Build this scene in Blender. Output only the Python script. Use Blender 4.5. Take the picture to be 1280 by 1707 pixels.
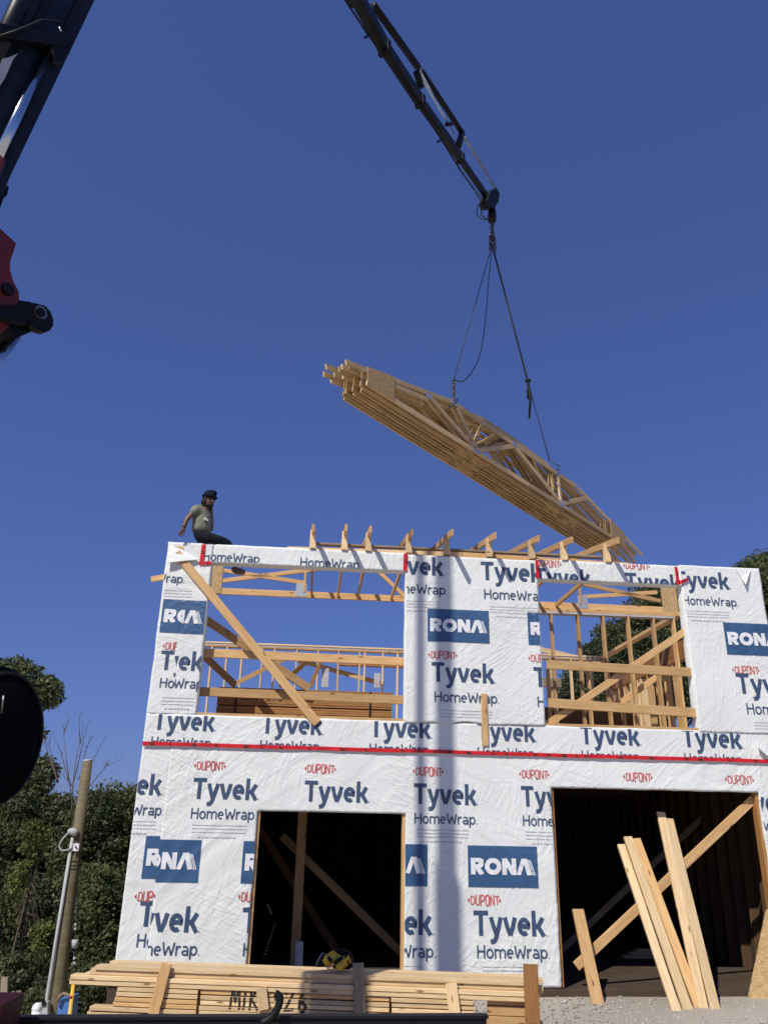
import bpy, bmesh, math, random
from mathutils import Vector, Matrix, noise
import numpy as np
R = math.radians
scene = bpy.context.scene
for o in list(bpy.data.objects): bpy.data.objects.remove(o, do_unlink=True)
C = scene.collection

# ------------------------------------------------------------------ camera
PITCH, YAW, ROLL, FPX = R(21.672), R(4.612), R(1.205), 1320.0
CAM = Vector((0.0, -11.6, 2.0))
_f = Vector((math.sin(YAW)*math.cos(PITCH), math.cos(YAW)*math.cos(PITCH), math.sin(PITCH)))
_r = Vector((math.cos(YAW), -math.sin(YAW), 0)); _u = _r.cross(_f)
RT = _r*math.cos(ROLL) + _u*math.sin(ROLL); UP = RT.cross(_f); FW = _f
cd = bpy.data.cameras.new('camera'); cam = bpy.data.objects.new('camera', cd); C.objects.link(cam)
cd.sensor_fit = 'HORIZONTAL'; cd.sensor_width = 36; cd.lens = 36*FPX/1280; cd.clip_end = 2000
m = Matrix((RT, UP, -FW)).transposed().to_4x4(); m.translation = CAM; cam.matrix_world = m
scene.camera = cam

# ------------------------------------------------------------------ light
SUN_AZ, SUN_EL = R(36.0), R(47.0)         # light travels to the right and into the picture
w = bpy.data.worlds.new('World'); scene.world = w; w.use_nodes = True
nt = w.node_tree; bg = nt.nodes['Background']
sk = nt.nodes.new('ShaderNodeTexSky'); sk.sky_type = 'NISHITA'; sk.sun_disc = False
sk.sun_elevation = SUN_EL; sk.sun_rotation = math.pi + SUN_AZ
sk.altitude = 0; sk.air_density = 1.0; sk.dust_density = 0.35; sk.ozone_density = 3.2
gm = nt.nodes.new('ShaderNodeGamma'); gm.inputs[1].default_value = .58      # the phone's soft tone curve and blue white balance
mu = nt.nodes.new('ShaderNodeVectorMath'); mu.operation = 'MULTIPLY'; mu.inputs[1].default_value = (.420, .560, 1.175)
nt.links.new(sk.outputs[0], gm.inputs[0]); nt.links.new(gm.outputs[0], mu.inputs[0]); nt.links.new(mu.outputs[0], bg.inputs[0]); bg.inputs[1].default_value = 0.15
sd = bpy.data.lights.new('sun', 'SUN'); sd.energy = 4.3; sd.angle = R(0.53); sd.color = (1.0, 0.95, 0.86)
sun = bpy.data.objects.new('sun', sd); C.objects.link(sun)
LD = Vector((math.sin(SUN_AZ)*math.cos(SUN_EL), math.cos(SUN_AZ)*math.cos(SUN_EL), -math.sin(SUN_EL)))
sun.rotation_euler = LD.to_track_quat('-Z', 'Y').to_euler()
vs = scene.view_settings; vs.view_transform = 'Standard'; vs.look = 'None'; vs.exposure = 0.0; vs.gamma = 1.0
vs.use_curve_mapping = False

# ------------------------------------------------------------------ helpers
rnd = random.Random(7)
W = {}                                     # world matrices we keep ourselves
def at(px, py, y):
    """point on the plane Y = y seen at photo pixel (px, py)"""
    d = FW + RT*((px-640)/FPX) - UP*((py-853.5)/FPX)
    return CAM + d*((y-CAM.y)/d.y)
def on_plane(px, py, p0, n):
    d = FW + RT*((px-640)/FPX) - UP*((py-853.5)/FPX)
    return CAM + d*((p0-CAM).dot(n)/d.dot(n))
def put(o, M, parent=None):
    W[o] = M.copy()
    if parent is not None:
        o.parent = parent; o.matrix_parent_inverse = W[parent].inverted()
    o.matrix_basis = M
    C.objects.link(o); return o
def tag(o, label, cat, group=None, kind=None):
    if label: o['label'] = label
    if cat: o['category'] = cat
    if group: o['group'] = group
    if kind: o['kind'] = kind
    return o
def empty(name, loc, label=None, cat=None, group=None):
    o = bpy.data.objects.new(name, None); o.empty_display_size = 0.2
    put(o, Matrix.Translation(loc)); return tag(o, label, cat, group)
def mesh(name, V, F, mat, parent=None, smooth=False, M=None):
    me = bpy.data.meshes.new(name); me.from_pydata([tuple(v) for v in V], [], F); me.update()
    if smooth: me.polygons.foreach_set('use_smooth', [True]*len(me.polygons))
    me.materials.append(mat)
    return put(bpy.data.objects.new(name, me), M or Matrix.Identity(4), parent)
BOXF = [(0,3,2,1),(4,5,6,7),(0,1,5,4),(1,2,6,5),(2,3,7,6),(3,0,4,7)]
_bc = {}
def box_mesh(L, t, h, mat):
    k = (round(L,3), round(t,4), round(h,4), mat.name)
    if k not in _bc:
        me = bpy.data.meshes.new('board'); b = min(0.004, t*0.12, h*0.12)
        # chamfered long edges: octagonal section
        a, c = t/2, h/2
        sec = [(-a+b,-c),(a-b,-c),(a,-c+b),(a,c-b),(a-b,c),(-a+b,c),(-a,c-b),(-a,-c+b)]
        V = [(0,y,z) for y,z in sec]+[(L,y,z) for y,z in sec]
        F = [tuple(range(7,-1,-1)), tuple(range(8,16))]+[(i,(i+1)%8,(i+1)%8+8,i+8) for i in range(8)]
        me.from_pydata(V, [], [f for f in F]); me.update(); me.materials.append(mat); _bc[k] = me
    return _bc[k]
def beam(name, p0, p1, t, h, mat, parent=None, up=(0,0,1), group=None):
    """board from p0 to p1 (centre line); h measured along 'up', t across"""
    p0 = Vector(p0); p1 = Vector(p1); x = (p1-p0); L = x.length; x.normalize()
    y = Vector(up).cross(x)
    if y.length < 1e-4: y = Vector((0,1,0)).cross(x)
    y.normalize(); z = x.cross(y)
    M = Matrix((x,y,z)).transposed().to_4x4(); M.translation = p0
    return put(bpy.data.objects.new(name, box_mesh(L, t, h, mat)), M, parent)
def block(name, a, b, mat, parent=None):
    """axis aligned box between two corners, grain along its longest side"""
    a = Vector(a); b = Vector(b); lo = Vector(map(min, a, b)); hi = Vector(map(max, a, b)); d = hi-lo; c = (lo+hi)/2
    i = max(range(3), key=lambda k: d[k])
    if i == 0: return beam(name, (lo.x,c.y,c.z), (hi.x,c.y,c.z), d.y, d.z, mat, parent)
    if i == 1: return beam(name, (c.x,lo.y,c.z), (c.x,hi.y,c.z), d.x, d.z, mat, parent)
    return beam(name, (c.x,c.y,lo.z), (c.x,c.y,hi.z), d.y, d.x, mat, parent, up=(1,0,0))
def tube_geo(path, rad, n=10, caps=True):
    P = [Vector(p) for p in path]; V=[]; F=[]
    rr = rad if isinstance(rad,(list,tuple)) else [rad]*len(P)
    prev=None
    for i,p in enumerate(P):
        d = (P[min(i+1,len(P)-1)]-P[max(i-1,0)]).normalized()
        if prev is None:
            a = Vector((0,0,1)) if abs(d.z)<.9 else Vector((1,0,0)); s = d.cross(a).normalized()
        else: s = (prev - d*prev.dot(d)).normalized()
        prev = s; q = d.cross(s)
        for k in range(n):
            t = 2*math.pi*k/n; V.append(p+(s*math.cos(t)+q*math.sin(t))*rr[i])
    for i in range(len(P)-1):
        for k in range(n): F.append((i*n+k, i*n+(k+1)%n, (i+1)*n+(k+1)%n, (i+1)*n+k))
    if caps: F += [tuple(range(n-1,-1,-1)), tuple((len(P)-1)*n+k for k in range(n))]
    return V,F
def tube(name, path, rad, mat, parent=None, n=10):
    V,F = tube_geo(path, rad, n); return mesh(name, V, F, mat, parent, smooth=True)
def smooth_path(P,k=5):
    P=[Vector(p) for p in P]; out=[]
    for i in range(len(P)-1):
        a=P[max(i-1,0)];b=P[i];c=P[i+1];d=P[min(i+2,len(P)-1)]
        for j in range(k):
            t=j/k; out.append(.5*((2*b)+(c-a)*t+(2*a-5*b+4*c-d)*t*t+(3*b-a-3*c+d)*t**3))
    return out+[P[-1]]
def prism(name, poly, d, mat, parent=None):
    """closed 3-D polygon extruded by vector d"""
    d = Vector(d); n=len(poly); V=[Vector(p) for p in poly]+[Vector(p)+d for p in poly]
    F=[tuple(range(n-1,-1,-1)), tuple(range(n,2*n))]+[(i,(i+1)%n,(i+1)%n+n,i+n) for i in range(n)]
    return mesh(name, V, F, mat, parent)

# ------------------------------------------------------------------ materials
def newmat(name):
    mt = bpy.data.materials.new(name); mt.use_nodes = True; n = mt.node_tree
    return mt, n, n.nodes['Principled BSDF']
def nd(n, t, **kw):
    x = n.nodes.new(t)
    for k,v in kw.items(): setattr(x,k,v)
    return x
def plain(name, col, rough=0.6, metal=0.0, var=0.15, scale=6, bump=0.0, bscale=40, spec=0.5):
    mt,n,b = newmat(name)
    tc = nd(n,'ShaderNodeTexCoord'); no = nd(n,'ShaderNodeTexNoise'); no.inputs['Scale'].default_value = scale; no.inputs['Detail'].default_value = 6
    n.links.new(tc.outputs['Object'], no.inputs['Vector'])
    r = nd(n,'ShaderNodeValToRGB'); e = r.color_ramp.elements
    e[0].position=.3; e[1].position=.7
    e[0].color = (*[c*(1-var) for c in col],1); e[1].color = (*[min(1,c*(1+var)) for c in col],1)
    n.links.new(no.outputs['Fac'], r.inputs[0]); n.links.new(r.outputs[0], b.inputs['Base Color'])
    b.inputs['Roughness'].default_value = rough; b.inputs['Metallic'].default_value = metal; b.inputs['Specular IOR Level'].default_value = spec
    if bump:
        n2 = nd(n,'ShaderNodeTexNoise'); n2.inputs['Scale'].default_value = bscale; n2.inputs['Detail'].default_value = 5
        n.links.new(tc.outputs['Object'], n2.inputs['Vector'])
        bp = nd(n,'ShaderNodeBump'); bp.inputs['Strength'].default_value = bump; bp.inputs['Distance'].default_value = .02
        n.links.new(n2.outputs['Fac'], bp.inputs['Height']); n.links.new(bp.outputs[0], b.inputs['Normal'])
    return mt
def wood(name, c1, c2, knots=True, rough=0.65, stretch=14):
    mt,n,b = newmat(name); L=n.links
    tc = nd(n,'ShaderNodeTexCoord'); oi = nd(n,'ShaderNodeObjectInfo')
    add = nd(n,'ShaderNodeVectorMath',operation='MULTIPLY_ADD')
    cmb = nd(n,'ShaderNodeCombineXYZ'); 
    for i in range(3): L.new(oi.outputs['Random'], cmb.inputs[i])
    L.new(cmb.outputs[0], add.inputs[0]); add.inputs[1].default_value=(37,11,23); L.new(tc.outputs['Object'], add.inputs[2])
    mp = nd(n,'ShaderNodeMapping'); mp.inputs['Scale'].default_value=(1.2,stretch,stretch); L.new(add.outputs[0], mp.inputs[0])
    no = nd(n,'ShaderNodeTexNoise'); no.inputs['Scale'].default_value=2.2; no.inputs['Detail'].default_value=8; no.inputs['Roughness'].default_value=.65; no.inputs['Distortion'].default_value=.6
    L.new(mp.outputs[0], no.inputs['Vector'])
    r = nd(n,'ShaderNodeValToRGB'); e=r.color_ramp.elements; e[0].position=.32; e[1].position=.68; e[0].color=(*c1,1); e[1].color=(*c2,1)
    L.new(no.outputs['Fac'], r.inputs[0]); col = r.outputs[0]
    if knots:
        m2 = nd(n,'ShaderNodeMapping'); m2.inputs['Scale'].default_value=(2.6,9,9); L.new(add.outputs[0], m2.inputs[0])
        vo = nd(n,'ShaderNodeTexVoronoi'); vo.inputs['Scale'].default_value=1.0; L.new(m2.outputs[0], vo.inputs['Vector'])
        r2 = nd(n,'ShaderNodeValToRGB'); q=r2.color_ramp.elements; q[0].position=.06; q[1].position=.145; q[0].color=(1,1,1,1); q[1].color=(0,0,0,1)
        L.new(vo.outputs['Distance'], r2.inputs[0])
        mx = nd(n,'ShaderNodeMixRGB'); L.new(r2.outputs[0], mx.inputs[0]); L.new(col, mx.inputs[1]); mx.inputs[2].default_value=(c1[0]*.42,c1[1]*.33,c1[2]*.3,1)
        col = mx.outputs[0]
    # board to board difference of tone
    hv = nd(n,'ShaderNodeHueSaturation'); mr = nd(n,'ShaderNodeMapRange'); mr.inputs[3].default_value=.74; mr.inputs[4].default_value=1.15
    L.new(oi.outputs['Random'], mr.inputs[0]); L.new(mr.outputs[0], hv.inputs['Value']); L.new(col, hv.inputs['Color'])
    L.new(hv.outputs[0], b.inputs['Base Color']); b.inputs['Roughness'].default_value=rough; b.inputs['Specular IOR Level'].default_value=.25
    bp = nd(n,'ShaderNodeBump'); bp.inputs['Strength'].default_value=.25; bp.inputs['Distance'].default_value=.004
    L.new(no.outputs['Fac'], bp.inputs['Height']); L.new(bp.outputs[0], b.inputs['Normal'])
    return mt
M_WOOD = wood('spruce', (.50,.29,.115), (.70,.46,.22))
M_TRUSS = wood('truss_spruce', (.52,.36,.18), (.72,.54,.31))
M_TRUSS_SHADE = wood('truss_spruce_shaded', (.37,.25,.12), (.57,.41,.22))  # darker copy of the truss wood, with the bundle's shade in its colour
M_SHADEWOOD = wood('shade_dark_wood', (.08,.045,.024), (.15,.088,.045), knots=False)  # wood darkened so its colour carries the interior shade
M_SHADEBOARD = plain('shade_dark_board', (.065,.042,.027), .85, var=.25, scale=2)  # near-black colour stands in for the unlit ground-floor interior
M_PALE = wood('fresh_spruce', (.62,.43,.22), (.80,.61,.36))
M_OLD = wood('weathered_lumber', (.20,.16,.11), (.34,.27,.19))
M_LVL = wood('laminated_timber', (.26,.115,.035), (.42,.21,.075), knots=False)
M_PLY = wood('plywood_edge', (.22,.10,.035), (.48,.26,.10), knots=False, stretch=60)
M_POLE = wood('pole_timber', (.15,.122,.068), (.25,.21,.125), knots=False, stretch=9)
M_BARK = plain('bark', (.09,.07,.05), .9, var=.4, scale=12, bump=.6)
M_TWIG = plain('twig', (.11,.085,.07), .9, var=.3)
def osb_mat():
    mt,n,b = newmat('strand_board'); L=n.links
    tc=nd(n,'ShaderNodeTexCoord'); vo=nd(n,'ShaderNodeTexVoronoi'); vo.inputs['Scale'].default_value=26
    mp=nd(n,'ShaderNodeMapping'); mp.inputs['Scale'].default_value=(1,1,2.2); L.new(tc.outputs['Object'],mp.inputs[0]); L.new(mp.outputs[0],vo.inputs['Vector'])
    r=nd(n,'ShaderNodeValToRGB'); e=r.color_ramp.elements; e[0].color=(.36,.22,.09,1); e[1].color=(.60,.42,.20,1)
    L.new(vo.outputs['Color'], r.inputs[0]); L.new(r.outputs[0], b.inputs['Base Color']); b.inputs['Roughness'].default_value=.7
    return mt
M_OSB = osb_mat()
def wrap_mat():
    mt,n,b = newmat('house_wrap'); L=n.links
    tc=nd(n,'ShaderNodeTexCoord')
    no=nd(n,'ShaderNodeTexNoise'); no.inputs['Scale'].default_value=1.3; no.inputs['Detail'].default_value=7; L.new(tc.outputs['Object'],no.inputs['Vector'])
    r=nd(n,'ShaderNodeValToRGB'); e=r.color_ramp.elements; e[0].position=.3;e[1].position=.6; e[0].color=(.695,.71,.685,1); e[1].color=(.765,.785,.755,1)
    L.new(no.outputs['Fac'],r.inputs[0])
    # scattered staples and scuffs
    vo=nd(n,'ShaderNodeTexVoronoi'); vo.inputs['Scale'].default_value=3.1; vo.inputs['Randomness'].default_value=.8; L.new(tc.outputs['Object'],vo.inputs['Vector'])
    r2=nd(n,'ShaderNodeValToRGB'); q=r2.color_ramp.elements; q[0].position=.018;q[1].position=.03; q[0].color=(1,1,1,1); q[1].color=(0,0,0,1); L.new(vo.outputs['Distance'],r2.inputs[0])
    mx=nd(n,'ShaderNodeMixRGB'); L.new(r2.outputs[0],mx.inputs[0]); L.new(r.outputs[0],mx.inputs[1]); mx.inputs[2].default_value=(.25,.25,.25,1)
    L.new(mx.outputs[0], b.inputs['Base Color']); b.inputs['Roughness'].default_value=.5; b.inputs['Specular IOR Level'].default_value=.35
    def ridge(rot, sc, scale, seed, width):
        # thin crease lines: the level set of a stretched noise
        m0=nd(n,'ShaderNodeMapping'); m0.inputs['Rotation'].default_value=(0,R(rot),0); m0.inputs['Location'].default_value=(seed,seed*.7,seed*1.3); L.new(tc.outputs['Object'],m0.inputs[0])
        mp=nd(n,'ShaderNodeMapping'); mp.inputs['Scale'].default_value=sc; L.new(m0.outputs[0],mp.inputs[0])
        t=nd(n,'ShaderNodeTexNoise'); t.inputs['Scale'].default_value=scale; t.inputs['Detail'].default_value=3; t.inputs['Distortion'].default_value=.8; L.new(mp.outputs[0],t.inputs['Vector'])
        u=nd(n,'ShaderNodeMath',operation='SUBTRACT'); L.new(t.outputs['Fac'],u.inputs[0]); u.inputs[1].default_value=.5
        v=nd(n,'ShaderNodeMath',operation='ABSOLUTE'); L.new(u.outputs[0],v.inputs[0])
        q=nd(n,'ShaderNodeMapRange'); q.interpolation_type='SMOOTHSTEP'; q.inputs[1].default_value=0; q.inputs[2].default_value=width; q.inputs[3].default_value=1; q.inputs[4].default_value=0; L.new(v.outputs[0],q.inputs[0])
        k=nd(n,'ShaderNodeTexNoise'); k.inputs['Scale'].default_value=1.1; k.inputs['Detail'].default_value=2; L.new(m0.outputs[0],k.inputs['Vector'])
        kr=nd(n,'ShaderNodeMapRange'); kr.inputs[1].default_value=.42; kr.inputs[2].default_value=.68; L.new(k.outputs['Fac'],kr.inputs[0])
        w_=nd(n,'ShaderNodeMath',operation='MULTIPLY'); L.new(q.outputs[0],w_.inputs[0]); L.new(kr.outputs[0],w_.inputs[1]); return w_.outputs[0]
    r1_=ridge(38,(.55,1,2.6),2.2,3.0,.10); r2_=ridge(-22,(.5,1,2.4),3.0,11.0,.08); r3_=ridge(75,(.4,1,2.2),2.6,23.0,.08)
    n3=nd(n,'ShaderNodeTexNoise'); n3.inputs['Scale'].default_value=16; n3.inputs['Detail'].default_value=5; L.new(tc.outputs['Object'],n3.inputs['Vector'])
    s1=nd(n,'ShaderNodeMath',operation='ADD'); L.new(r1_,s1.inputs[0]); L.new(r2_,s1.inputs[1])
    s2=nd(n,'ShaderNodeMath',operation='ADD'); L.new(s1.outputs[0],s2.inputs[0]); L.new(r3_,s2.inputs[1])
    ma=nd(n,'ShaderNodeMath',operation='MULTIPLY_ADD'); L.new(n3.outputs['Fac'],ma.inputs[0]); ma.inputs[1].default_value=.16; L.new(s2.outputs[0],ma.inputs[2])
    bp=nd(n,'ShaderNodeBump'); bp.inputs['Strength'].default_value=.38; bp.inputs['Distance'].default_value=.010; L.new(ma.outputs[0],bp.inputs['Height']); L.new(bp.outputs[0],b.inputs['Normal'])
    return mt
M_WRAP = wrap_mat()
M_NAVY = plain('navy_print', (.045,.078,.15), .5, var=.12)
M_BOXBLUE = plain('blue_print', (.035,.095,.21), .5, var=.12, scale=3)
M_WHITE = plain('white_print', (.76,.77,.78), .5, var=.03)
M_REDPR = plain('red_print', (.56,.10,.09), .5, var=.15)
M_GREYPR = plain('grey_print', (.42,.43,.45), .6, var=.1)
M_TAPE = plain('red_tape', (.58,.010,.016), .4, var=.2, scale=9)
M_TAPED = plain('black_tape_print', (.03,.02,.02), .5)
M_BLACK = plain('black_paint', (.006,.0065,.008), .55, var=.3, scale=3, spec=.25)
M_DKBLUE = plain('dark_boom_paint', (.009,.011,.017), .45, var=.6, scale=5, spec=.3)
M_REDPAINT = plain('red_paint', (.14,.012,.014), .5, var=.2, scale=3)
M_CHROME = plain('chrome', (.62,.66,.70), .16, metal=1.0, var=.04)
M_STEEL = plain('steel', (.30,.30,.30), .4, metal=.9, var=.25)
M_PLATE = plain('galvanised_plate', (.55,.57,.58), .42, metal=.6, var=.12, scale=30)
M_CABLE = plain('cable', (.055,.06,.07), .6, var=.2)
M_RUST = plain('chain_steel', (.10,.085,.075), .55, metal=.7, var=.4, scale=30)
M_CONC = plain('concrete', (.30,.29,.27), .9, var=.15, bump=.2)
M_YELLOW = plain('yellow_plastic', (.72,.42,.02), .45, var=.12, scale=14)
M_PAINTMARK = plain('black_spray_paint', (.02,.018,.018), .7)
M_BLUE = plain('blue_plastic', (.08,.20,.52), .5)
M_GREY = plain('grey_plastic', (.42,.43,.42), .55)
M_MEM = plain('grey_membrane', (.45,.45,.47), .5)
def ground_mat():
    mt,n,b=newmat('dirt'); L=n.links; tc=nd(n,'ShaderNodeTexCoord')
    a=nd(n,'ShaderNodeTexNoise'); a.inputs['Scale'].default_value=.35; a.inputs['Detail'].default_value=10; L.new(tc.outputs['Object'],a.inputs['Vector'])
    r=nd(n,'ShaderNodeValToRGB'); e=r.color_ramp.elements; e[0].position=.35;e[1].position=.65; e[0].color=(.46,.415,.34,1); e[1].color=(.36,.325,.27,1)
    L.new(a.outputs['Fac'],r.inputs[0]); L.new(r.outputs[0],b.inputs['Base Color']); b.inputs['Roughness'].default_value=.95
    g2=nd(n,'ShaderNodeTexNoise'); g2.inputs['Scale'].default_value=28; g2.inputs['Detail'].default_value=8; L.new(tc.outputs['Object'],g2.inputs['Vector'])
    bp=nd(n,'ShaderNodeBump'); bp.inputs['Strength'].default_value=.8; bp.inputs['Distance'].default_value=.03; L.new(g2.outputs['Fac'],bp.inputs['Height']); L.new(bp.outputs[0],b.inputs['Normal'])
    return mt
M_DIRT = ground_mat()
def leaf_mat(name, c1, c2):
    mt,n,b=newmat(name); L=n.links; tc=nd(n,'ShaderNodeTexCoord')
    a=nd(n,'ShaderNodeTexNoise'); a.inputs['Scale'].default_value=1.6; a.inputs['Detail'].default_value=6; L.new(tc.outputs['Object'],a.inputs['Vector'])
    r=nd(n,'ShaderNodeValToRGB'); e=r.color_ramp.elements; e[0].position=.35;e[1].position=.65; e[0].color=(*c1,1); e[1].color=(*c2,1)
    L.new(a.outputs['Fac'],r.inputs[0]); L.new(r.outputs[0],b.inputs['Base Color']); b.inputs['Roughness'].default_value=.55; b.inputs['Specular IOR Level'].default_value=.3
    tr=nd(n,'ShaderNodeBsdfTranslucent'); L.new(r.outputs[0],tr.inputs['Color']); mx=nd(n,'ShaderNodeMixShader'); mx.inputs[0].default_value=.25
    out=n.nodes['Material Output']; L.new(b.outputs[0],mx.inputs[1]); L.new(tr.outputs[0],mx.inputs[2]); L.new(mx.outputs[0],out.inputs['Surface'])
    return mt
M_LEAF = leaf_mat('leaf_green', (.055,.075,.028), (.155,.18,.07))
M_LEAF3 = leaf_mat('leaf_yellow', (.07,.085,.02), (.17,.19,.05))
M_LEAF2 = leaf_mat('leaf_dark', (.036,.05,.02), (.125,.14,.058))

# ================================================================== ground
def sm(t): t=max(0.0,min(1.0,t)); return t*t*(3-2*t)
def gz(x, y):
    return -1.5*sm((-1.9-x)/.9)*sm((y+3.6)/2.0) - .6*sm((-3.5-x)/4)*sm((y+2)/8)
def frange(a,b,s):
    out=[]
    while a<b-1e-6: out.append(a); a+=s
    return out+[b]
gx = [-600,-200,-80,-40]+frange(-24,-5,1.0)+frange(-4.7,-1.0,.3)+frange(0,24,1.0)+[40,80,200,600]; gy = [-600,-150,-50,-25]+frange(-16,-5,1.0)+frange(-4.6,0,.35)+frange(1,26,1.0)+[45,90,200,600]
V=[(x,y,gz(x,y)+(0.03*noise.noise(Vector((x*.6,y*.6,0))) if abs(x)<24 and -16<y<26 else 0)) for y in gy for x in gx]
nx=len(gx); F=[(j*nx+i,j*nx+i+1,(j+1)*nx+i+1,(j+1)*nx+i) for j in range(len(gy)-1) for i in range(nx-1)]
g = mesh('ground', V, F, M_DIRT, smooth=True); g['kind']='structure'

# ================================================================== house
XL, XR, YB = -2.33, 6.97, 7.15
ZT = 5.95; ZF = 3.40; ZTAPE = 3.0
house = empty('timber_frame_house', ((XL+XR)/2, 0, 0), 'half-built two-storey timber house wrapped in white printed sheeting', 'house')
slab = block('floor_slab', (XL-.05,-.03,-1.9), (XR+.05,YB+.05,.08), M_SHADEBOARD, house)
# --- ground floor front wall core (OSB behind the wrap)
TH=.15
def core(n,x0,x1,z0,z1,y0=0.012,y1=TH,mat=None): return block(n,(x0,y0,z0),(x1,y1,z1),mat or M_OSB,house)
core('wall_panel',XL,-.70,.08,3.02); core('wall_panel',1.32,3.38,.08,3.02); core('wall_panel',6.44,XR,.08,3.02)
core('door_header',-.695,1.315,2.17,3.02,mat=M_LVL); core('garage_header',3.385,6.435,2.56,3.02,mat=M_LVL)
core('rim_board',XL,XR,3.024,3.396,mat=M_LVL)
# upper front wall
core('wall_panel',XL,-1.665,3.40,5.945); core('wall_panel',1.32,3.33,3.40,5.945); core('wall_panel',5.70,XR,3.40,5.945)
core('window_header',-1.66,1.315,5.66,5.945,mat=M_WOOD); core('window_header',3.335,5.695,5.63,5.945,mat=M_WOOD)
for a,b in ((-1.66,1.315),(3.335,5.695)): block('sill_plate',(a,-.015,3.402),(b,.15,3.442),M_WOOD,house)
# jamb studs seen inside the openings
for x in (): block('jamb_stud',(x-.019,.02,3.445),(x+.019,.16,5.625),M_WOOD,house)
for x in (-.68,1.30,): block('jamb_stud',(x-.019,.016,.09),(x+.019,.155,2.165),M_WOOD,house)
for x in (3.405,6.415): block('jamb_stud',(x-.019,.016,.09),(x+.019,.155,2.555),M_LVL,house)
# ground floor side and back walls
block('side_wall',(XL,TH+.004,.08),(XL+.13,YB,3.02),M_SHADEBOARD,house); block('side_wall',(XR-.13,TH+.004,.08),(XR,YB,3.02),M_SHADEBOARD,house)
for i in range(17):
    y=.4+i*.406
    block('wall_stud',(XR-.27,y-.019,.08),(XR-.133,y+.019,2.70),M_SHADEWOOD,house)
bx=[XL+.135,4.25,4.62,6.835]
block('back_wall',(bx[0],YB-.13,.08),(bx[1],YB,3.02),M_SHADEBOARD,house); block('back_wall',(bx[2],YB-.13,.08),(bx[3],YB,3.02),M_SHADEBOARD,house)
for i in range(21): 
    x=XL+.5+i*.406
    if not 4.2<x<4.68: block('wall_stud',(x-.019,YB-.27,.08),(x+.019,YB-.133,2.70),M_SHADEWOOD,house)
block('back_wall',(bx[1]+.002,YB-.13,2.2),(bx[2]-.002,YB,3.02),M_SHADEBOARD,house)
block('partition_wall',(2.2,.3,.08),(2.32,5.8,2.70),M_SHADEBOARD,house)
for i in range(17): block('floor_joist',(XL+.14,.45+i*.406-.019,2.715),(XR-.14,.45+i*.406+.019,3.02),M_SHADEWOOD,house)
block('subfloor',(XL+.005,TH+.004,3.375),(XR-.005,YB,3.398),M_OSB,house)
block('floor_underside',(XL+.14,TH+.004,3.024),(XR-.14,YB-.14,3.05),M_SHADEBOARD,house)
# --- upper side and back walls: open studs
def plate(n,a,b,mat=M_WOOD): return block(n,a,b,mat,house)
plate('top_plate',(XL,TH+.004,5.87),(XL+.14,3.4,5.945)); plate('bottom_plate',(XL,TH+.004,3.40),(XL+.14,3.4,3.438))
plate('top_plate',(XR-.14,2.7,5.87),(XR,YB,5.945)); plate('bottom_plate',(XR-.14,TH+.004,3.40),(XR,YB,3.438))
for i in range(17):
    y=.35+i*.406
    if y<3.4: block('wall_stud',(XL+.002,y-.019,3.44),(XL+.138,y+.019,5.868),M_WOOD,house)
    if 2.9<y: block('wall_stud',(XR-.138,y-.019,3.44),(XR-.002,y+.019,5.02 if y<6.6 else 5.868),M_WOOD,house)
for y in (4.75,4.95,5.15,5.35,5.75,5.95): block('wall_stud',(XR-.138,y-.019,3.44),(XR-.002,y+.019,5.02),M_PALE,house)
block('side_header',(XR-.14,2.2,5.03),(XR-.003,6.4,5.38),M_LVL,house)
block('back_top_plate',(XL-.5,YB-.14,5.83),(XR,YB,5.868),M_WOOD,house); block('back_top_plate',(XL-.5,YB-.145,5.908),(XR,YB+.005,5.945),M_PALE,house)
block('plate_gasket',(XL-.49,YB-.13,5.869),(XR-.01,YB-.01,5.907),M_MEM,house)
block('bottom_plate',(XL+.15,YB-.14,3.40),(XR-.15,YB,3.438),M_WOOD,house)
bs=[-2.75,-2.45,-2.1,-1.75,-1.28,-1.0,-.48,.02,.5,1.0,1.12,1.55,1.9,2.4,2.9,3.4,3.9,4.4,4.6,5.1,5.6,6.1,6.6]
for x in bs: block('wall_stud',(x-.019,YB-.138,3.44),(x+.019,YB-.002,5.828),M_PALE,house)
block('window_header',(.52,YB-.137,5.50),(2.3,YB-.003,5.54),M_LVL,house)
block('window_sill',(3.2,YB-.2,4.62),(5.8,YB-.142,4.68),M_WOOD,house); block('window_header',(3.2,YB-.2,5.15),(5.8,YB-.142,5.36),M_OLD,house)
block('window_sill',(3.2,YB-.2,4.02),(5.8,YB-.142,4.08),M_WOOD,house)
# partial bearing wall under the girder truss on the right
block('top_plate',(3.9,2.78,5.87),(XR-.145,2.92,5.948),M_WOOD,house); block('plate_gasket',(3.9,2.775,5.83),(XR-.145,2.925,5.868),M_MEM,house)
for x in (4.40,4.92,5.41,5.90,6.40,6.80): block('wall_stud',(x-.019,2.78,3.44),(x+.019,2.92,5.828),M_WOOD,house)
for x in (4.52,5.33,5.98): block('wall_stud',(x-.019,3.6,3.44),(x+.019,3.74,4.95),M_WOOD,house)
# guard rails in the window openings
def rail(px0,py0,px1,py1,y,h=.125,mat=None,t=.038,n='guard_rail'):
    return beam(n, at(px0,py0,y), at(px1,py1,y), t, h, mat or M_WOOD, house)
rail(330,1088,690,1104,.19); rail(330,1153,690,1168,.19)
rail(911,1108,1152,1121,.03,.135); rail(914,1172,1162,1189,.03,.135)
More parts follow.
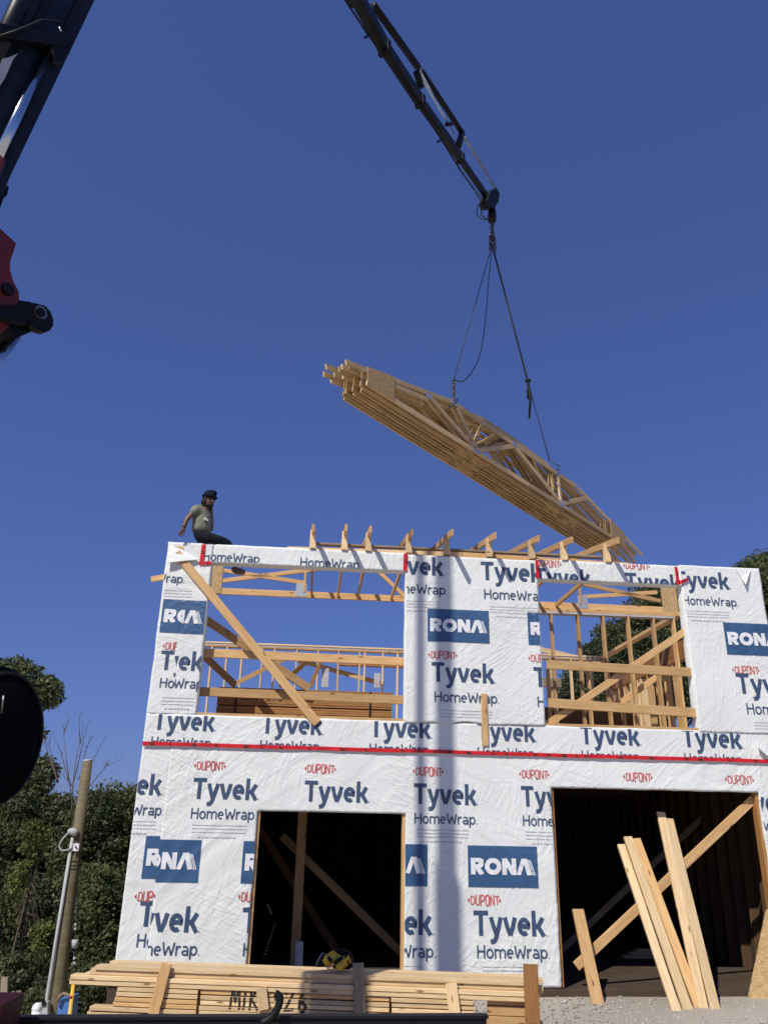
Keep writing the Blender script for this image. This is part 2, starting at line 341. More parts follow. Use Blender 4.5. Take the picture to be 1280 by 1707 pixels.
# diagonal braces
def brace(px0,py0,px1,py1,y0,y1,h=.12,t=.038,mat=None,n='diagonal_brace',par=None):
    a=at(px0,py0,y0); b=at(px1,py1,y1); return beam(n,a,b,t,h,mat or M_WOOD,par or house,up=(0,0,1))
brace(294,922,529,1206,-.045,-.045,.125)
brace(338,1030,515,1148,.42,.9,.12); brace(336,1090,392,1142,1.2,1.9,.12)
brace(905,1213,1150,1047,.10,.10,.105)
brace(1025,1178,1110,1118,3.3,3.3,.11)
brace(388,1142,484,1094,6.6,6.9,.10); brace(466,1144,523,1092,5.5,6.0,.10,mat=M_LVL); brace(517,1146,537,1096,6.7,6.7,.08,mat=M_LVL); brace(497,1101,640,1141,7.4,7.4,.11,mat=M_PALE); block('poly_wrap',at(537,1114,6.8),at(547,1146,6.85),M_MEM,house); block('poly_wrap',at(624,1122,6.8),at(633,1147,6.85),M_MEM,house); brace(880,1078,1000,1106,8.2,8.2,.13,mat=M_PALE)
brace(252,966,300,958,.075,.075,.085)
block('cleat_board',(2.41,-.055,3.10),(2.50,-.017,3.83),M_WOOD,house)
# door opening: post and braces behind it
block('door_post',(-.17,1.6,.09),(-.03,1.74,2.70),M_WOOD,house)
brace(470,1394,668,1588,2.1,2.1,.12); brace(425,1370,570,1600,3.0,3.0,.12,mat=M_LVL)
brace(497,1640,499,1570,1.0,1.0,.11,mat=M_MEM,n='shore_board')
# garage opening: long diagonal brace
brace(1255,1333,960,1612,.12,.10,.12)
brace(1190,1345,930,1590,2.6,2.4,.10,mat=M_OLD)

# ---------------------------------------------------------------- wrap sheets
def wr(x, z, s):
    """height of the folds in the sheet, metres"""
    a = Vector((x*1.0+s*3.1, z*1.0, s*1.7))
    d = noise.noise(a*0.9)
    t = R(35)+d*1.1
    u = x*math.cos(t)+z*math.sin(t); v = -x*math.sin(t)+z*math.cos(t)
    f1 = 1-abs(noise.noise(Vector((u*.7, v*4.2, s))))*2
    f2 = noise.noise(Vector((u*1.3+5, v*7.5, s+4)))
    k = .5+.5*noise.noise(Vector((x*.8+9, z*.8, s+8)))
    f3 = noise.noise(Vector((x*1.1, z*1.1, s+20)))
    return .010*k*max(0,f1)**2 + .0045*k*f2 + .006*f3
def sheet(name, x0, x1, z0, z1, off, s, ragged=(0,0,0,0), res=.03, ret=None):
    nx=max(2,int((x1-x0)/res)); nz=max(2,int((z1-z0)/res)); V=[];F=[]
    for j in range(nz+1):
        for i in range(nx+1):
            u=i/nx; v=j/nz; x=x0+(x1-x0)*u; z=z0+(z1-z0)*v
            y=-off-wr(x,z,s)
            # ragged edges (left,right,bottom,top): tilt and waviness
            x+= (1-u)*ragged[0]*noise.noise(Vector((z*2.5,s,1))) + u*ragged[1]*noise.noise(Vector((z*2.5,s,2)))
            z+= (1-v)*ragged[2]*noise.noise(Vector((x*2.5,s,3))) + v*ragged[3]*noise.noise(Vector((x*2.5,s,4)))
            V.append((x,y,z))
    for j in range(nz):
        for i in range(nx):
            a=j*(nx+1)+i; F.append((a,a+1,a+nx+2,a+nx+1))
    # turned edges: fold back against the wall so the sheet has a visible edge
    def edge(ids, dx, dz, depth):
        n0=len(V)
        for k in ids: V.append((V[k][0]+dx, depth, V[k][2]+dz))
        for q in range(len(ids)-1): F.append((ids[q],ids[q+1],n0+q+1,n0+q))
    bot=[i for i in range(nx+1)]; top=[nz*(nx+1)+i for i in range(nx+1)]; lf=[j*(nx+1) for j in range(nz+1)]; rt=[j*(nx+1)+nx for j in range(nz+1)]
    r = ret or {}
    edge(bot[::-1],0,.001,r.get('b',.004)); edge(top,0,-.001,r.get('t',.004)); edge(lf,.001,0,r.get('l',.004)); edge(rt[::-1],-.001,0,r.get('r',.004))
    o=mesh(name,V,F,M_WRAP,house,smooth=True); o['_off']=off; o['_s']=s; return o

# lettering ---------------------------------------------------------
def arc(cx,cy,rx,ry,a0,a1,n=14): return [(cx+rx*math.cos(R(a0+(a1-a0)*i/n)), cy+ry*math.sin(R(a0+(a1-a0)*i/n))) for i in range(n+1)]
X=.74
def glyph(ch,w):
    h=w/2
    if ch=='T': return .66,[[(0,1-h),(.66,1-h)],[(.33,1-w),(.33,0)]]
    if ch=='y': return .58,[[(.07,X),(.20,.32),(.31,.02)],[(.52,X),(.40,.30),(.28,-.10),(.20,-.21),(.04,-.24)]]
    if ch=='v': return .58,[[(.07,X),(.17,.35),(.29,0+h*.3)],[(.52,X),(.42,.35),(.29,0+h*.3)]]
    if ch=='e': return .60,[[(w*.9,.39),(.53,.39)],[(.60-h,.39)]+arc(.30,.37,.30-h,X/2-h,4,305,20)]
    if ch=='k': return .58,[[(h,1.02),(h,0)],[(w,.40),(.30,.40),(.50,X)],[(w*1.0,.40),(.30,.36),(.53,0)]]
    if ch=='H': return .72,[[(h,1),(h,0)],[(.72-h,1),(.72-h,0)],[(w,.53),(.72-w,.53)]]
    if ch=='o': return .64,[arc(.32,.37,.32-h,X/2+.01-h,0,360,22)]
    if ch=='m': return .98,[[(h,X),(h,0)],[(w*.8,.55)]+arc(.28,.46,.21,X-.46-h,150,0,10)+[(.49,0)],[(.53,.55)]+arc(.72,.46,.21,X-.46-h,150,0,10)+[(.93,0)]]
    if ch=='W': return 1.02,[[(.05,1),(.13,.5),(.26,h*.4)],[(.26,h*.4),(.38,.4),(.51,.72)],[(.51,.72),(.64,.4),(.76,h*.4)],[(.76,h*.4),(.89,.5),(.97,1)]]
    if ch=='r': return .42,[[(h,X),(h,0)],[(w*.8,.48),(.17,.64),(.26,X-h),(.42,X-h)]]
    if ch=='a': return .58,[[(.08,.66),(.2,X-h),(.36,X-h),(.46,.6),(.58-h,.46),(.58-h,0)],arc(.28,.22,.22,.22-h,20,340,16)]
    if ch=='p': return .64,[[(h,X),(h,-.26)],arc(.34,.37,.30-h,X/2-h,165,-165,20)]
    if ch=='D': return .46,[[(h,1),(h,0)],[(h,1-h),(.25,1-h),(.46-h,.8),(.46-h,.2),(.25,h),(h,h)]]
    if ch=='U': return .46,[[(h,1),(h,.2),(.16,h),(.30,h),(.46-h,.2),(.46-h,1)]]
    if ch=='P': return .46,[[(h,1),(h,0)],[(w,1-h),(.3,1-h),(.46-h,.85),(.46-h,.6),(.3,.44),(w,.44)]]
    if ch=='O': return .46,[[(.23,1-h),(.14,1-h),(h,.82),(h,.18),(.14,h),(.32,h),(.46-h,.18),(.46-h,.82),(.32,1-h),(.23,1-h)]]
    if ch=='N': return .48,[[(h,1),(h,0)],[(h,1),(.48-h,0)],[(.48-h,1),(.48-h,0)]]
    if ch=='1R': return .78,[[(h,1),(h,0)],[(w,1-h*.8),(.46,1-h*.8),(.62,.80),(.62,.62),(.46,.46),(w,.46)],[(.36,.44),(.66,0)]]
    if ch=='1O': return .98,[arc(.49,.5,.49-h,.5-h,0,360,26)]
    if ch=='1N': return .84,[[(h,1),(h,0)],[(h*1.2,.95),(.84-h*1.2,.05)],[(.84-h,1),(.84-h,0)]]
    if ch=='1A': return 1.05,[[(.08,0),(.40,.98)],[(.46,1.0),(.72,0)]]
    if ch=='1S': return 0,[[(.64,.95),(.885,0)],[(.72,.92),(.98,0)],[(.80,.90),(1.075,0)]]
    return .3,[]
def densify(pl, m):
    out=[pl[0]]
    for a,b in zip(pl,pl[1:]):
        L=math.hypot(b[0]-a[0],b[1]-a[1]); k=max(1,int(math.ceil(L/m)))
        for i in range(1,k+1): out.append((a[0]+(b[0]-a[0])*i/k,a[1]+(b[1]-a[1])*i/k))
    return out
def stroke_quads(pl, w):
    n=len(pl); Ls=[];Rs=[]
    closed = math.hypot(pl[0][0]-pl[-1][0],pl[0][1]-pl[-1][1])<1e-6
    for i in range(n):
        if closed: a=pl[i-1 if i>0 else n-2]; b=pl[i+1 if i<n-1 else 1]
        else: a=pl[max(i-1,0)]; b=pl[min(i+1,n-1)]
        c=pl[i]
        d1=Vector((c[0]-a[0],c[1]-a[1])); d2=Vector((b[0]-c[0],b[1]-c[1]))
        if d1.length<1e-9: d1=d2
        if d2.length<1e-9: d2=d1
        d1.normalize(); d2.normalize(); t=(d1+d2)
        if t.length<1e-6: t=d1
        t.normalize(); nn=Vector((-t.y,t.x)); k=min(1.6,1/max(.4,nn.dot(Vector((-d1.y,d1.x)))))
        Ls.append((c[0]+nn.x*w/2*k,c[1]+nn.y*w/2*k)); Rs.append((c[0]-nn.x*w/2*k,c[1]-nn.y*w/2*k))
    return [[Rs[i],Rs[i+1],Ls[i+1],Ls[i]] for i in range(n-1)]
def clip_poly(p, rect):
    x0,x1,z0,z1=rect
    for ax,val,sgn in ((0,x0,1),(0,x1,-1),(1,z0,1),(1,z1,-1)):
        q=[]
        for i in range(len(p)):
            a=p[i-1]; b=p[i]; da=(a[ax]-val)*sgn; db=(b[ax]-val)*sgn
            if (da>=0)!=(db>=0):
                t=da/(da-db); q.append((a[0]+(b[0]-a[0])*t,a[1]+(b[1]-a[1])*t))
            if db>=0: q.append(b)
        p=q
        if len(p)<3: return []
    return p
def decal(name, polys_layers, sh, rect, mat, lift=.005):
    off=sh['_off']; s=sh['_s']; V=[];F=[]
    for li,polys in enumerate(polys_layers):
        for p in polys:
            p=clip_poly(p,rect)
            if len(p)<3: continue
            b=len(V)
            for x,z in p: V.append((x,-off-wr(x,z,s)-lift-.0003*(li%6),z))
            F.append(tuple(range(b,b+len(p))))
    if F: return mesh(name,V,F,mat,sh,smooth=True)
def word(txt, x0, zb, width, sh, rect, mat, wt, gap, name='printed_word', hscale=1.0, shear=0.0):
    x=0; items=[]
    for ch in txt:
        gw,st=glyph(ch,wt); items.append((x,st)); x+=gw+gap
    tot=x-gap; k=width/tot; layers=[]
    for gx_,st in items:
        for pl in st:
            pl=[((px+gx_)*k, pz*k*hscale) for px,pz in pl]
            qs=stroke_quads(densify(pl,.045), wt*k)
            layers.append([[(x0+a+shear*b,zb+b) for a,b in q] for q in qs])
    return decal(name,layers,sh,rect,mat)
def tyvek(x0,zb,width,sh,rect): 
    word('Tyvek',x0,zb,width*.965,sh,rect,M_NAVY,.185,.055)
    c=[(x0+width*(.985)+.012*math.cos(t*.785),zb+.012+.012*math.sin(t*.785)) for t in range(8)]
    decal('trade_mark',[[c]],sh,rect,M_GREYPR)
def homewrap(x0,zb,width,sh,rect):
    word('HomeWrap',x0,zb,width*.965,sh,rect,M_NAVY,.135,.085)
    c=[(x0+width*(.985)+.012*math.cos(t*.785),zb+.012+.012*math.sin(t*.785)) for t in range(8)]
    decal('trade_mark',[[c]],sh,rect,M_GREYPR)
def dupont(xc,zc,width,sh,rect):
    k=width/3.55; layers=[]; x=-1.42
    for ch,hh in zip('DUPONT',(.84,.98,1.06,1.06,.98,.84)):
        gw,st=glyph(ch,.11)
        if ch=='T': gw=.46; st=[[(0,.945),(.46,.945)],[(.23,.9),(.23,0)]]
        for pl in st:
            layers.append([[(xc+(a+x)*k,zc+((b-.5)*hh)*k*1.0) for a,b in q] for q in stroke_quads(densify(pl,.4),.11)])
        x+=gw+.045
    for sg in (-1,1):
        layers.append([[(xc+sg*1.78*k,zc),(xc+sg*1.55*k,zc+.24*k),(xc+sg*1.55*k,zc-.24*k)][::sg]])
    decal('oval_emblem',layers,sh,rect,M_REDPR)
def fineprint(x0,z,width,sh,rect):
    L=[]
    for i,f in enumerate((1,1,1)): 
        zz=z-.045*i; x=x0
        while x<x0+width*f:
            e=min(x+rnd.uniform(.08,.22),x0+width*f); L.append([(x,zz),(e,zz),(e,zz+.007),(x,zz+.007)]); x=e+.008
    x=x0+.12*width
    while x<x0+width*.82:
        e=x+rnd.uniform(.015,.05); L.append([(x,z-.155),(e,z-.155),(e,z-.139),(x,z-.139)]); x=e+.012
    decal('fine_print',[L],sh,rect,M_GREYPR)
def rona(x0,z0,width,height,sh,rect):
    n=int(width/.04);mz=int(height/.04); cells=[]
    for i in range(n):
        for j in range(mz):
            a=x0+width*i/n;b=x0+width*(i+1)/n;c=z0+height*j/mz;d=z0+height*(j+1)/mz; cells.append([(a,c),(b,c),(b,d),(a,d)])
    decal('blue_panel',[cells],sh,rect,M_BOXBLUE,.006)
    wt=.27; x=0; items=[]
    for g,ww in (('1R',wt),('1O',wt),('1N',wt),('1A',wt*.9)):
        gw,st=glyph(g,ww); items.append((x,st,ww)); x+=gw+.05
    gw,st=glyph('1S',.045); items.append((items[-1][0],st,.045))
    k=width*.93/(x+.02); zb=z0+height*.30; layers=[]
    kz=height*.40
    for gx_,st,ww in items:
        for pl in st:
            pl=[(a+gx_,b*kz/k) for a,b in pl]
            qs=stroke_quads(densify([(a*k,b*k) for a,b in pl],.04),ww*k)
            layers.append([[(x0+width*.04+a,zb+b) for a,b in q] for q in qs])
    r2=(max(rect[0],x0+.01),min(rect[1],x0+width-.01),max(rect[2],zb),min(rect[3],zb+kz))
    decal('white_letters',layers,sh,r2,M_WHITE,.0125)
def fx(px,py): p=at(px,py,0); return p.x,p.z

# ---- lower sheets
S_LC = sheet('wrap_sheet',XL-.006,-1.94,.10,ZTAPE,.009,2,ret={'l':.16})
def cut_sheet(name,x0,x1,z0,z1,off,s,holes,res=.03):
    def axis(a,b,br):
        br=sorted(set([a,b]+[v for v in br if a<v<b])); out=[]
        for p,q in zip(br,br[1:]):
            n=max(1,int(round((q-p)/res))); out+=[p+(q-p)*i/n for i in range(n)]
        return out+[br[-1]]
    xs=axis(x0,x1,[v for h in holes for v in h[:2]]); zs=axis(z0,z1,[v for h in holes for v in h[2:]])
    inh=lambda x,z:any(h[0]<x<h[1] and h[2]<z<h[3] for h in holes)
    V=[(x,-off-wr(x,z,s),z) for z in zs for x in xs]; n=len(xs); F=[]; cnt={}
    for j in range(len(zs)-1):
        for i in range(n-1):
            if inh((xs[i]+xs[i+1])/2,(zs[j]+zs[j+1])/2): continue
            q=(j*n+i,j*n+i+1,(j+1)*n+i+1,(j+1)*n+i); F.append(q)
            for e in zip(q,q[1:]+q[:1]): cnt[frozenset(e)]=cnt.get(frozenset(e),[])+[e]
    new={}
    def back(k):
        if k not in new: new[k]=len(V); V.append((V[k][0],.14,V[k][2]))
        return new[k]
    for e in [v[0] for v in cnt.values() if len(v)==1]: F.append((e[1],e[0],back(e[0]),back(e[1])))
    # slightly uneven cut edges round the openings
    for k in new:
        x,y,z=V[k]; d=.007*noise.noise(Vector((x*3.1,z*3.1,s))); V[k]=(x+d,y,z+d)
    o=mesh(name,V,F,M_WRAP,house,smooth=True); o['_off']=off; o['_s']=s; return o
S_LM=S_LD=S_LP=S_LG=S_LR=cut_sheet('wrap_sheet',-1.95,XR+.006,.10,ZTAPE,.016,1,[(-.70,1.32,.0,2.165),(3.38,6.44,.0,2.56)])
LOW=[(S_LM,(-1.95,-.70,.12,2.97)),(S_LD,(-.70,1.32,2.175,2.97)),(S_LP,(1.32,3.38,.12,2.97)),(S_LG,(3.38,6.44,2.57,2.97)),(S_LR,(6.44,6.96,.12,2.97))]
def lowprint(fn,x0,x1,*a):
    for sh,rc in LOW:
        if x1>rc[0] and x0<rc[1]: fn(x0,*a,sh,rc)
P1=[fx(320,1332)[0]+i*1.513 for i in range(6)]
zT=fx(320,1332)[1]; zH=fx(321,1366)[1]-.045; wT=fx(432,1334)[0]-fx(320,1332)[0]
for i in range(-1,6):
    x=P1[0]+i*1.513
    lowprint(tyvek,x,x+.95,zT,wT); lowprint(homewrap,x+.01,x+.95,zH+.05,wT*.97)
    for sh,rc in LOW:
        if x+.5>rc[0]-.4 and x<rc[1]: dupont(x+.20,zT+.43,.44,sh,rc)
    lowprint(fineprint,x+.04,x+.9,zH-.03,.72)
xr,zr=fx(780,1479); wR=fx(897,1482)[0]-xr
zT2=fx(790,1560)[1]; xT2=fx(789,1560)[0]; zH2=fx(798,1598)[1]; wT2=fx(912,1562)[0]-xT2
for i in range(-3,3):
    x=xr+i*1.513
    lowprint(rona,x,x+wR,zr,wR,.515)
    x2=xT2+i*1.513
    lowprint(tyvek,x2,x2+.95,zT2,wT2); lowprint(homewrap,x2+.04,x2+.98,zH2,wT2*.98)
    for sh,rc in LOW:
        if x2+.6>rc[0]-.4 and x2<rc[1]: dupont(x2+.15,zT2+.42,.46,sh,rc)
    lowprint(fineprint,x2+.10,x2+.9,zH2-.10,.74)
# corner strip keeps its own pattern
rc=(XL+.0,-1.952,.12,2.97)
x=fx(272,1322)[0]-.89
tyvek(x,zT+.035,.89,S_LC,rc); homewrap(x+.06,zH+.08,.87,S_LC,rc); fineprint(x+.1,zH,.75,S_LC,rc)
xq=fx(236,1462)[0]; rona(xq,fx(236,1465)[1],wR,.515,S_LC,rc); dupont(xq+.17,fx(240,1495)[1],.46,S_LC,rc); tyvek(xq+.03,fx(240,1545)[1],wT2,S_LC,rc); homewrap(xq+.04,fx(240,1580)[1],wT2,S_LC,rc)
# ---- band
S_B = sheet('wrap_sheet',XL-.006,XR+.006,ZTAPE-.02,3.405,.024,5,(0,0,0,.012),ret={'t':.012,'l':.16,'r':.16})
rc=(XL,XR,3.02,3.395)
for px,px1,py in ((258,358,1217),(435,537,1223),(616,718,1229),(795,892,1235),(967,1066,1241),(1137,1236,1246)):
    x0,zb=fx(px,py); x1=fx(px1,py)[0]
    if px==258: x0=fx(255,1216)[0]
    tyvek(x0,zb,x1-x0+.02,S_B,rc); homewrap(x0,zb-.225,x1-x0,S_B,rc)
# ---- upper sheets
S_C = sheet('wrap_sheet',XL-.006,-1.655,3.40,ZT,.018,9,(.008,.004,.01,.0),ret={'r':.15,'l':.16,'t':.1})
rc=(XL+.0,-1.66,3.41,5.94)
x0,z0=fx(270,1055); x1=fx(343,1057)[0]; S_sc=wR*.98
rcl=(XL,-2.0,3.41,5.94); rcr=(-2.0,-1.66,3.41,5.94)
rona(XL+.03,z0,.95,.50,S_C,rcl); rona(-1.67-.95,z0-.005,.95,.50,S_C,rcr)
homewrap(fx(308,972)[0]-.86,fx(300,973)[1],.86,S_C,(XL,-2.0,3.41,5.94)); fineprint(XL+.03,fx(280,985)[1],.4,S_C,rc)
dupont(fx(290,1078)[0]+.06,fx(285,1078)[1],.44,S_C,(XL,-2.03,3.41,5.94))
x0,zb=fx(266,1117); tyvek(x0,zb,.92,S_C,rcl); tyvek(-1.60-.92,zb,.92,S_C,rcr)
x0,zb=fx(266,1147); homewrap(x0,zb,.90,S_C,rcl); homewrap(-1.57-.90,zb,.90,S_C,rcr); fineprint(x0+.05,zb-.14,.45,S_C,rc)
S_HL = sheet('wrap_sheet',-1.655,1.29,5.655,ZT,.012,11,(0,0,.006,.012),ret={'b':.15,'t':.1})
rc=(-1.8,1.29,5.665,5.945)
for a,b,py in ((338,436,936),(500,602,946)):
    x0,zb=fx(a,py); homewrap(x0,zb+.01,fx(b,py)[0]-x0,S_HL,rc)
S_P = sheet('wrap_sheet',1.285,3.345,3.40,ZT-.03,.034,13,(.012,.008,.03,.01),ret={'l':.15,'r':.15,'t':.05,'b':-.02})
rc=(1.30,3.335,3.43,5.90)
def grp(px,py,px1,sh,rc,hz=-.30,hx=.04):
    x0,zb=fx(px,py); wd=fx(px1,py+1)[0]-x0; tyvek(x0,zb,wd,sh,rc); homewrap(x0+hx,zb+hz,wd,sh,rc); fineprint(x0+hx+.08,zb+hz-.12,wd*.8,sh,rc)
grp(636,957,741,S_P,rc); grp(801,968,906,S_P,rc); grp(719,1137,826,S_P,rc,-.29); grp(889,1146,996,S_P,rc,-.29)
x0,z0=fx(712,1070); wv=fx(815,1073)[0]-x0; rona(x0,z0,wv,.50,S_P,rc); x0,z0=fx(880,1076); rona(x0,z0,wv,.50,S_P,rc)
x0,z0=fx(737,1093); dupont(x0,z0,.44,S_P,rc); x0,z0=fx(903,1099); dupont(x0,z0,.44,S_P,rc)
S_HR = sheet('wrap_sheet',3.335,5.70,5.625,ZT,.012,15,(0,0,.006,.01),ret={'b':.15,'t':.1})
rc=(3.345,5.70,5.635,5.945)
for a,b,py in ((891,978,972),(1043,1140,980)):
    x0,zb=fx(a,py); tyvek(x0,zb-.03,.92,S_HR,rc)
for a,py in ((912,940),(1060,944)): x0,z0=fx(a,py); dupont(x0,z0,.44,S_HR,rc)
S_R = sheet('wrap_sheet',5.66,XR+.01,3.38,ZT+.01,.034,17,(.012,.01,.02,.008),ret={'l':.15,'r':.16,'t':.1,'b':-.02})
rc=(5.675,XR,3.40,5.95)
x0,zb=fx(1217,984); tyvek(x0-.90,zb,.90,S_R,rc); homewrap(fx(1229,1010)[0]-.90,fx(1140,1008)[1]-.01,.90,S_R,rc); fineprint(x0-.80,zb-.38,.7,S_R,rc)
x0,z0=fx(1210,1092); rona(x0,z0,wv,.50,S_R,rc); x0,z0=fx(1241,1118); dupont(x0,z0,.44,S_R,rc)
grp(1228,1157,1336,S_R,rc,-.30,.10)
# folded flaps at the top corners and the loose band corner
def flap(pts): 
    V=[Vector(p) for p in pts]; V2=[v+Vector((0,.006,-.003)) for v in V]; n=len(V)
    return mesh('wrap_flap',V+V2,[tuple(range(n)),tuple(range(2*n-1,n-1,-1))]+[(i,(i+1)%n,(i+1)%n+n,i+n) for i in range(n)],M_WRAP,house)
flap([at(284,908,-.03),at(276,938,-.11),at(333,932,-.07),at(312,920,-.04)])
flap([at(1228,951,-.05),at(1251,950,-.06),at(1243,974,-.13),at(1236,964,-.06)])
flap([at(1261,1232,-.04),at(1290,1260,-.05),at(1288,1268,-.13),at(1263,1246,-.11)])
prism('bare_corner_post',[at(288,910,-.024),at(306,911,-.024),at(310,925,-.024)],(0,.02,0),M_WOOD,house)
# ---- red seam tape
def tape(x0,z0,x1,z1,wd,y,sheet_=None):
    n=max(2,int(math.hypot(x1-x0,z1-z0)/.05)); d=Vector((x1-x0,0,z1-z0)).normalized(); nn=Vector((-d.z,0,d.x)); V=[];F=[]
    for i in range(n+1):
        t=i/n; j=.006*noise.noise(Vector((x0+t*9,z0,3)))
        for sg in (-1,1):
            x=x0+(x1-x0)*t+nn.x*wd/2*sg; z=z0+(z1-z0)*t+nn.z*wd/2*sg+j
            V.append((x,y-.012*abs(noise.noise(Vector((x*3,z*3,5)))),z))
    for i in range(n): F.append((2*i,2*i+2,2*i+3,2*i+1))
    o=mesh('seam_tape',V,F,M_TAPE,house,smooth=True)
    # the row of dark print along the tape
    V=[];F=[]; L=math.hypot(x1-x0,z1-z0); t=.1
    while t<L-.06:
        b=len(V); e=t+rnd.uniform(.02,.07)
        for a,c in ((t,-.009),(e,-.009),(e,.009),(t,.009)):
            p=Vector((x0,0,z0))+d*a+nn*c; V.append((p.x,y-.0165,p.z))
        F.append((b,b+1,b+2,b+3)); t=e+rnd.uniform(.08,.5)
    if F: mesh('tape_print',V,F,M_TAPED,o)
tape(XL-.005,ZTAPE,XR,ZTAPE-.005,.050,-.048)
tape(-1.80,5.93,-1.81,5.60,.06,-.034); tape(-1.83,5.625,-1.66,5.645,.06,-.036)
tape(1.28,5.93,1.275,5.65,.06,-.058); tape(3.345,5.92,3.345,5.63,.05,-.058)
tape(5.60,5.93,5.60,5.63,.05,-.04); tape(5.585,5.645,5.76,5.72,.05,-.062)

# ================================================================== roof: girder truss and jack trusses
GY=2.85
gird = empty('girder_truss', (2.3,GY,5.95), 'long hip girder truss set across the house behind the front wall', 'roof truss')
def gb(n,x0,z0,x1,z1,h=.089,mat=None,y=GY): return beam(n,(x0,y,z0),(x1,y,z1),.038,h,mat or M_WOOD,gird)
gb('bottom_chord',-2.30,6.01,XR-.03,6.01,.12)
gb('top_chord',-1.95,6.19,.9,6.70,.08); gb('top_chord',.9,6.72,3.75,6.72,.08); gb('top_chord',3.75,6.70,6.60,6.19,.08)
for n_,x0,z0,x1,z1 in (('web',-1.9,6.42,-.3,6.24),('web',-.3,6.06,-.3,6.45),('web',.9,6.7,1.6,6.06),('web',2.3,6.7,1.6,6.06),('web',2.3,6.7,3.0,6.06),('web',3.75,6.7,3.0,6.06),('web',5.0,6.06,5.0,6.45),('web',6.55,6.36,5.05,6.20)): gb(n_,x0,z0,x1,z1,.075,y=GY)
block('heel_gusset',(-2.12,GY-.033,5.96),(-1.84,GY-.021,6.50),M_OSB,gird); block('heel_gusset',(6.62,GY-.033,5.96),(6.93,GY-.021,6.50),M_OSB,gird)
for x in (-.35,5.05): block('nail_plate',(x-.11,GY-.024,5.97),(x+.09,GY-.0205,6.22),M_PLATE,gird)
JX=[-.16,.33,.70,1.33,1.93,2.60,3.28,3.80,4.50]
names=['leftmost jack truss, nearest the seated man','second jack truss from the seated man','third jack truss from the seated man','fourth jack truss, above left seam of centre panel','fifth jack truss, above middle of centre panel','sixth jack truss, over right half of centre panel','seventh jack truss, above right seam of centre panel','second last jack truss above the right opening','rightmost jack truss, touching the hanging bundle in view']
for x,l in zip(JX,names):
    x+=.0; e=empty('jack_truss',(x,0,5.95),l+', short lumber rafter over wall','roof truss','jack trusses along the front wall top')
    tl=rnd.uniform(-.05,.05)
    beam('bottom_chord',(x,.05,5.998),(x,GY-.04,6.0),.038,.085,M_WOOD,e)
    beam('top_chord',(x+.003,-.46+tl,6.15),(x+.003,GY-.04,6.80),.04,.10,M_WOOD,e)
    # heel block with the cut-back lower corner
    y0=-.045; prism('heel_block',[(x-.045,y0,5.955),(x+.042,y0,5.955),(x+.054,y0,5.99),(x+.040,y0,6.07),(x+.040,y0,6.255),(x-.040,y0,6.255),(x-.045,y0,6.06)],(0,.085,0),M_PALE,e)
    beam('web',(x,1.5,6.04),(x,1.5,6.40),.038,.07,M_WOOD,e,up=(0,1,0))
br=empty('truss_strap_board',(2.2,.4,6.0),'long thin board laid across the jack trusses above the wall','board')
beam('strap',(-.2,.33,6.150),(4.55,.33,6.150),.089,.035,M_OLD,br)
br2=empty('blocking_board',(2.2,.2,5.95),'pale plank lying along the front wall top between the jack trusses','board')
beam('plank',(-.55,.22,5.99),(2.2,.22,6.03),.038,.11,M_PALE,br2); beam('plank',(2.21,.22,6.03),(4.95,.22,5.985),.038,.11,M_WOOD,br2)

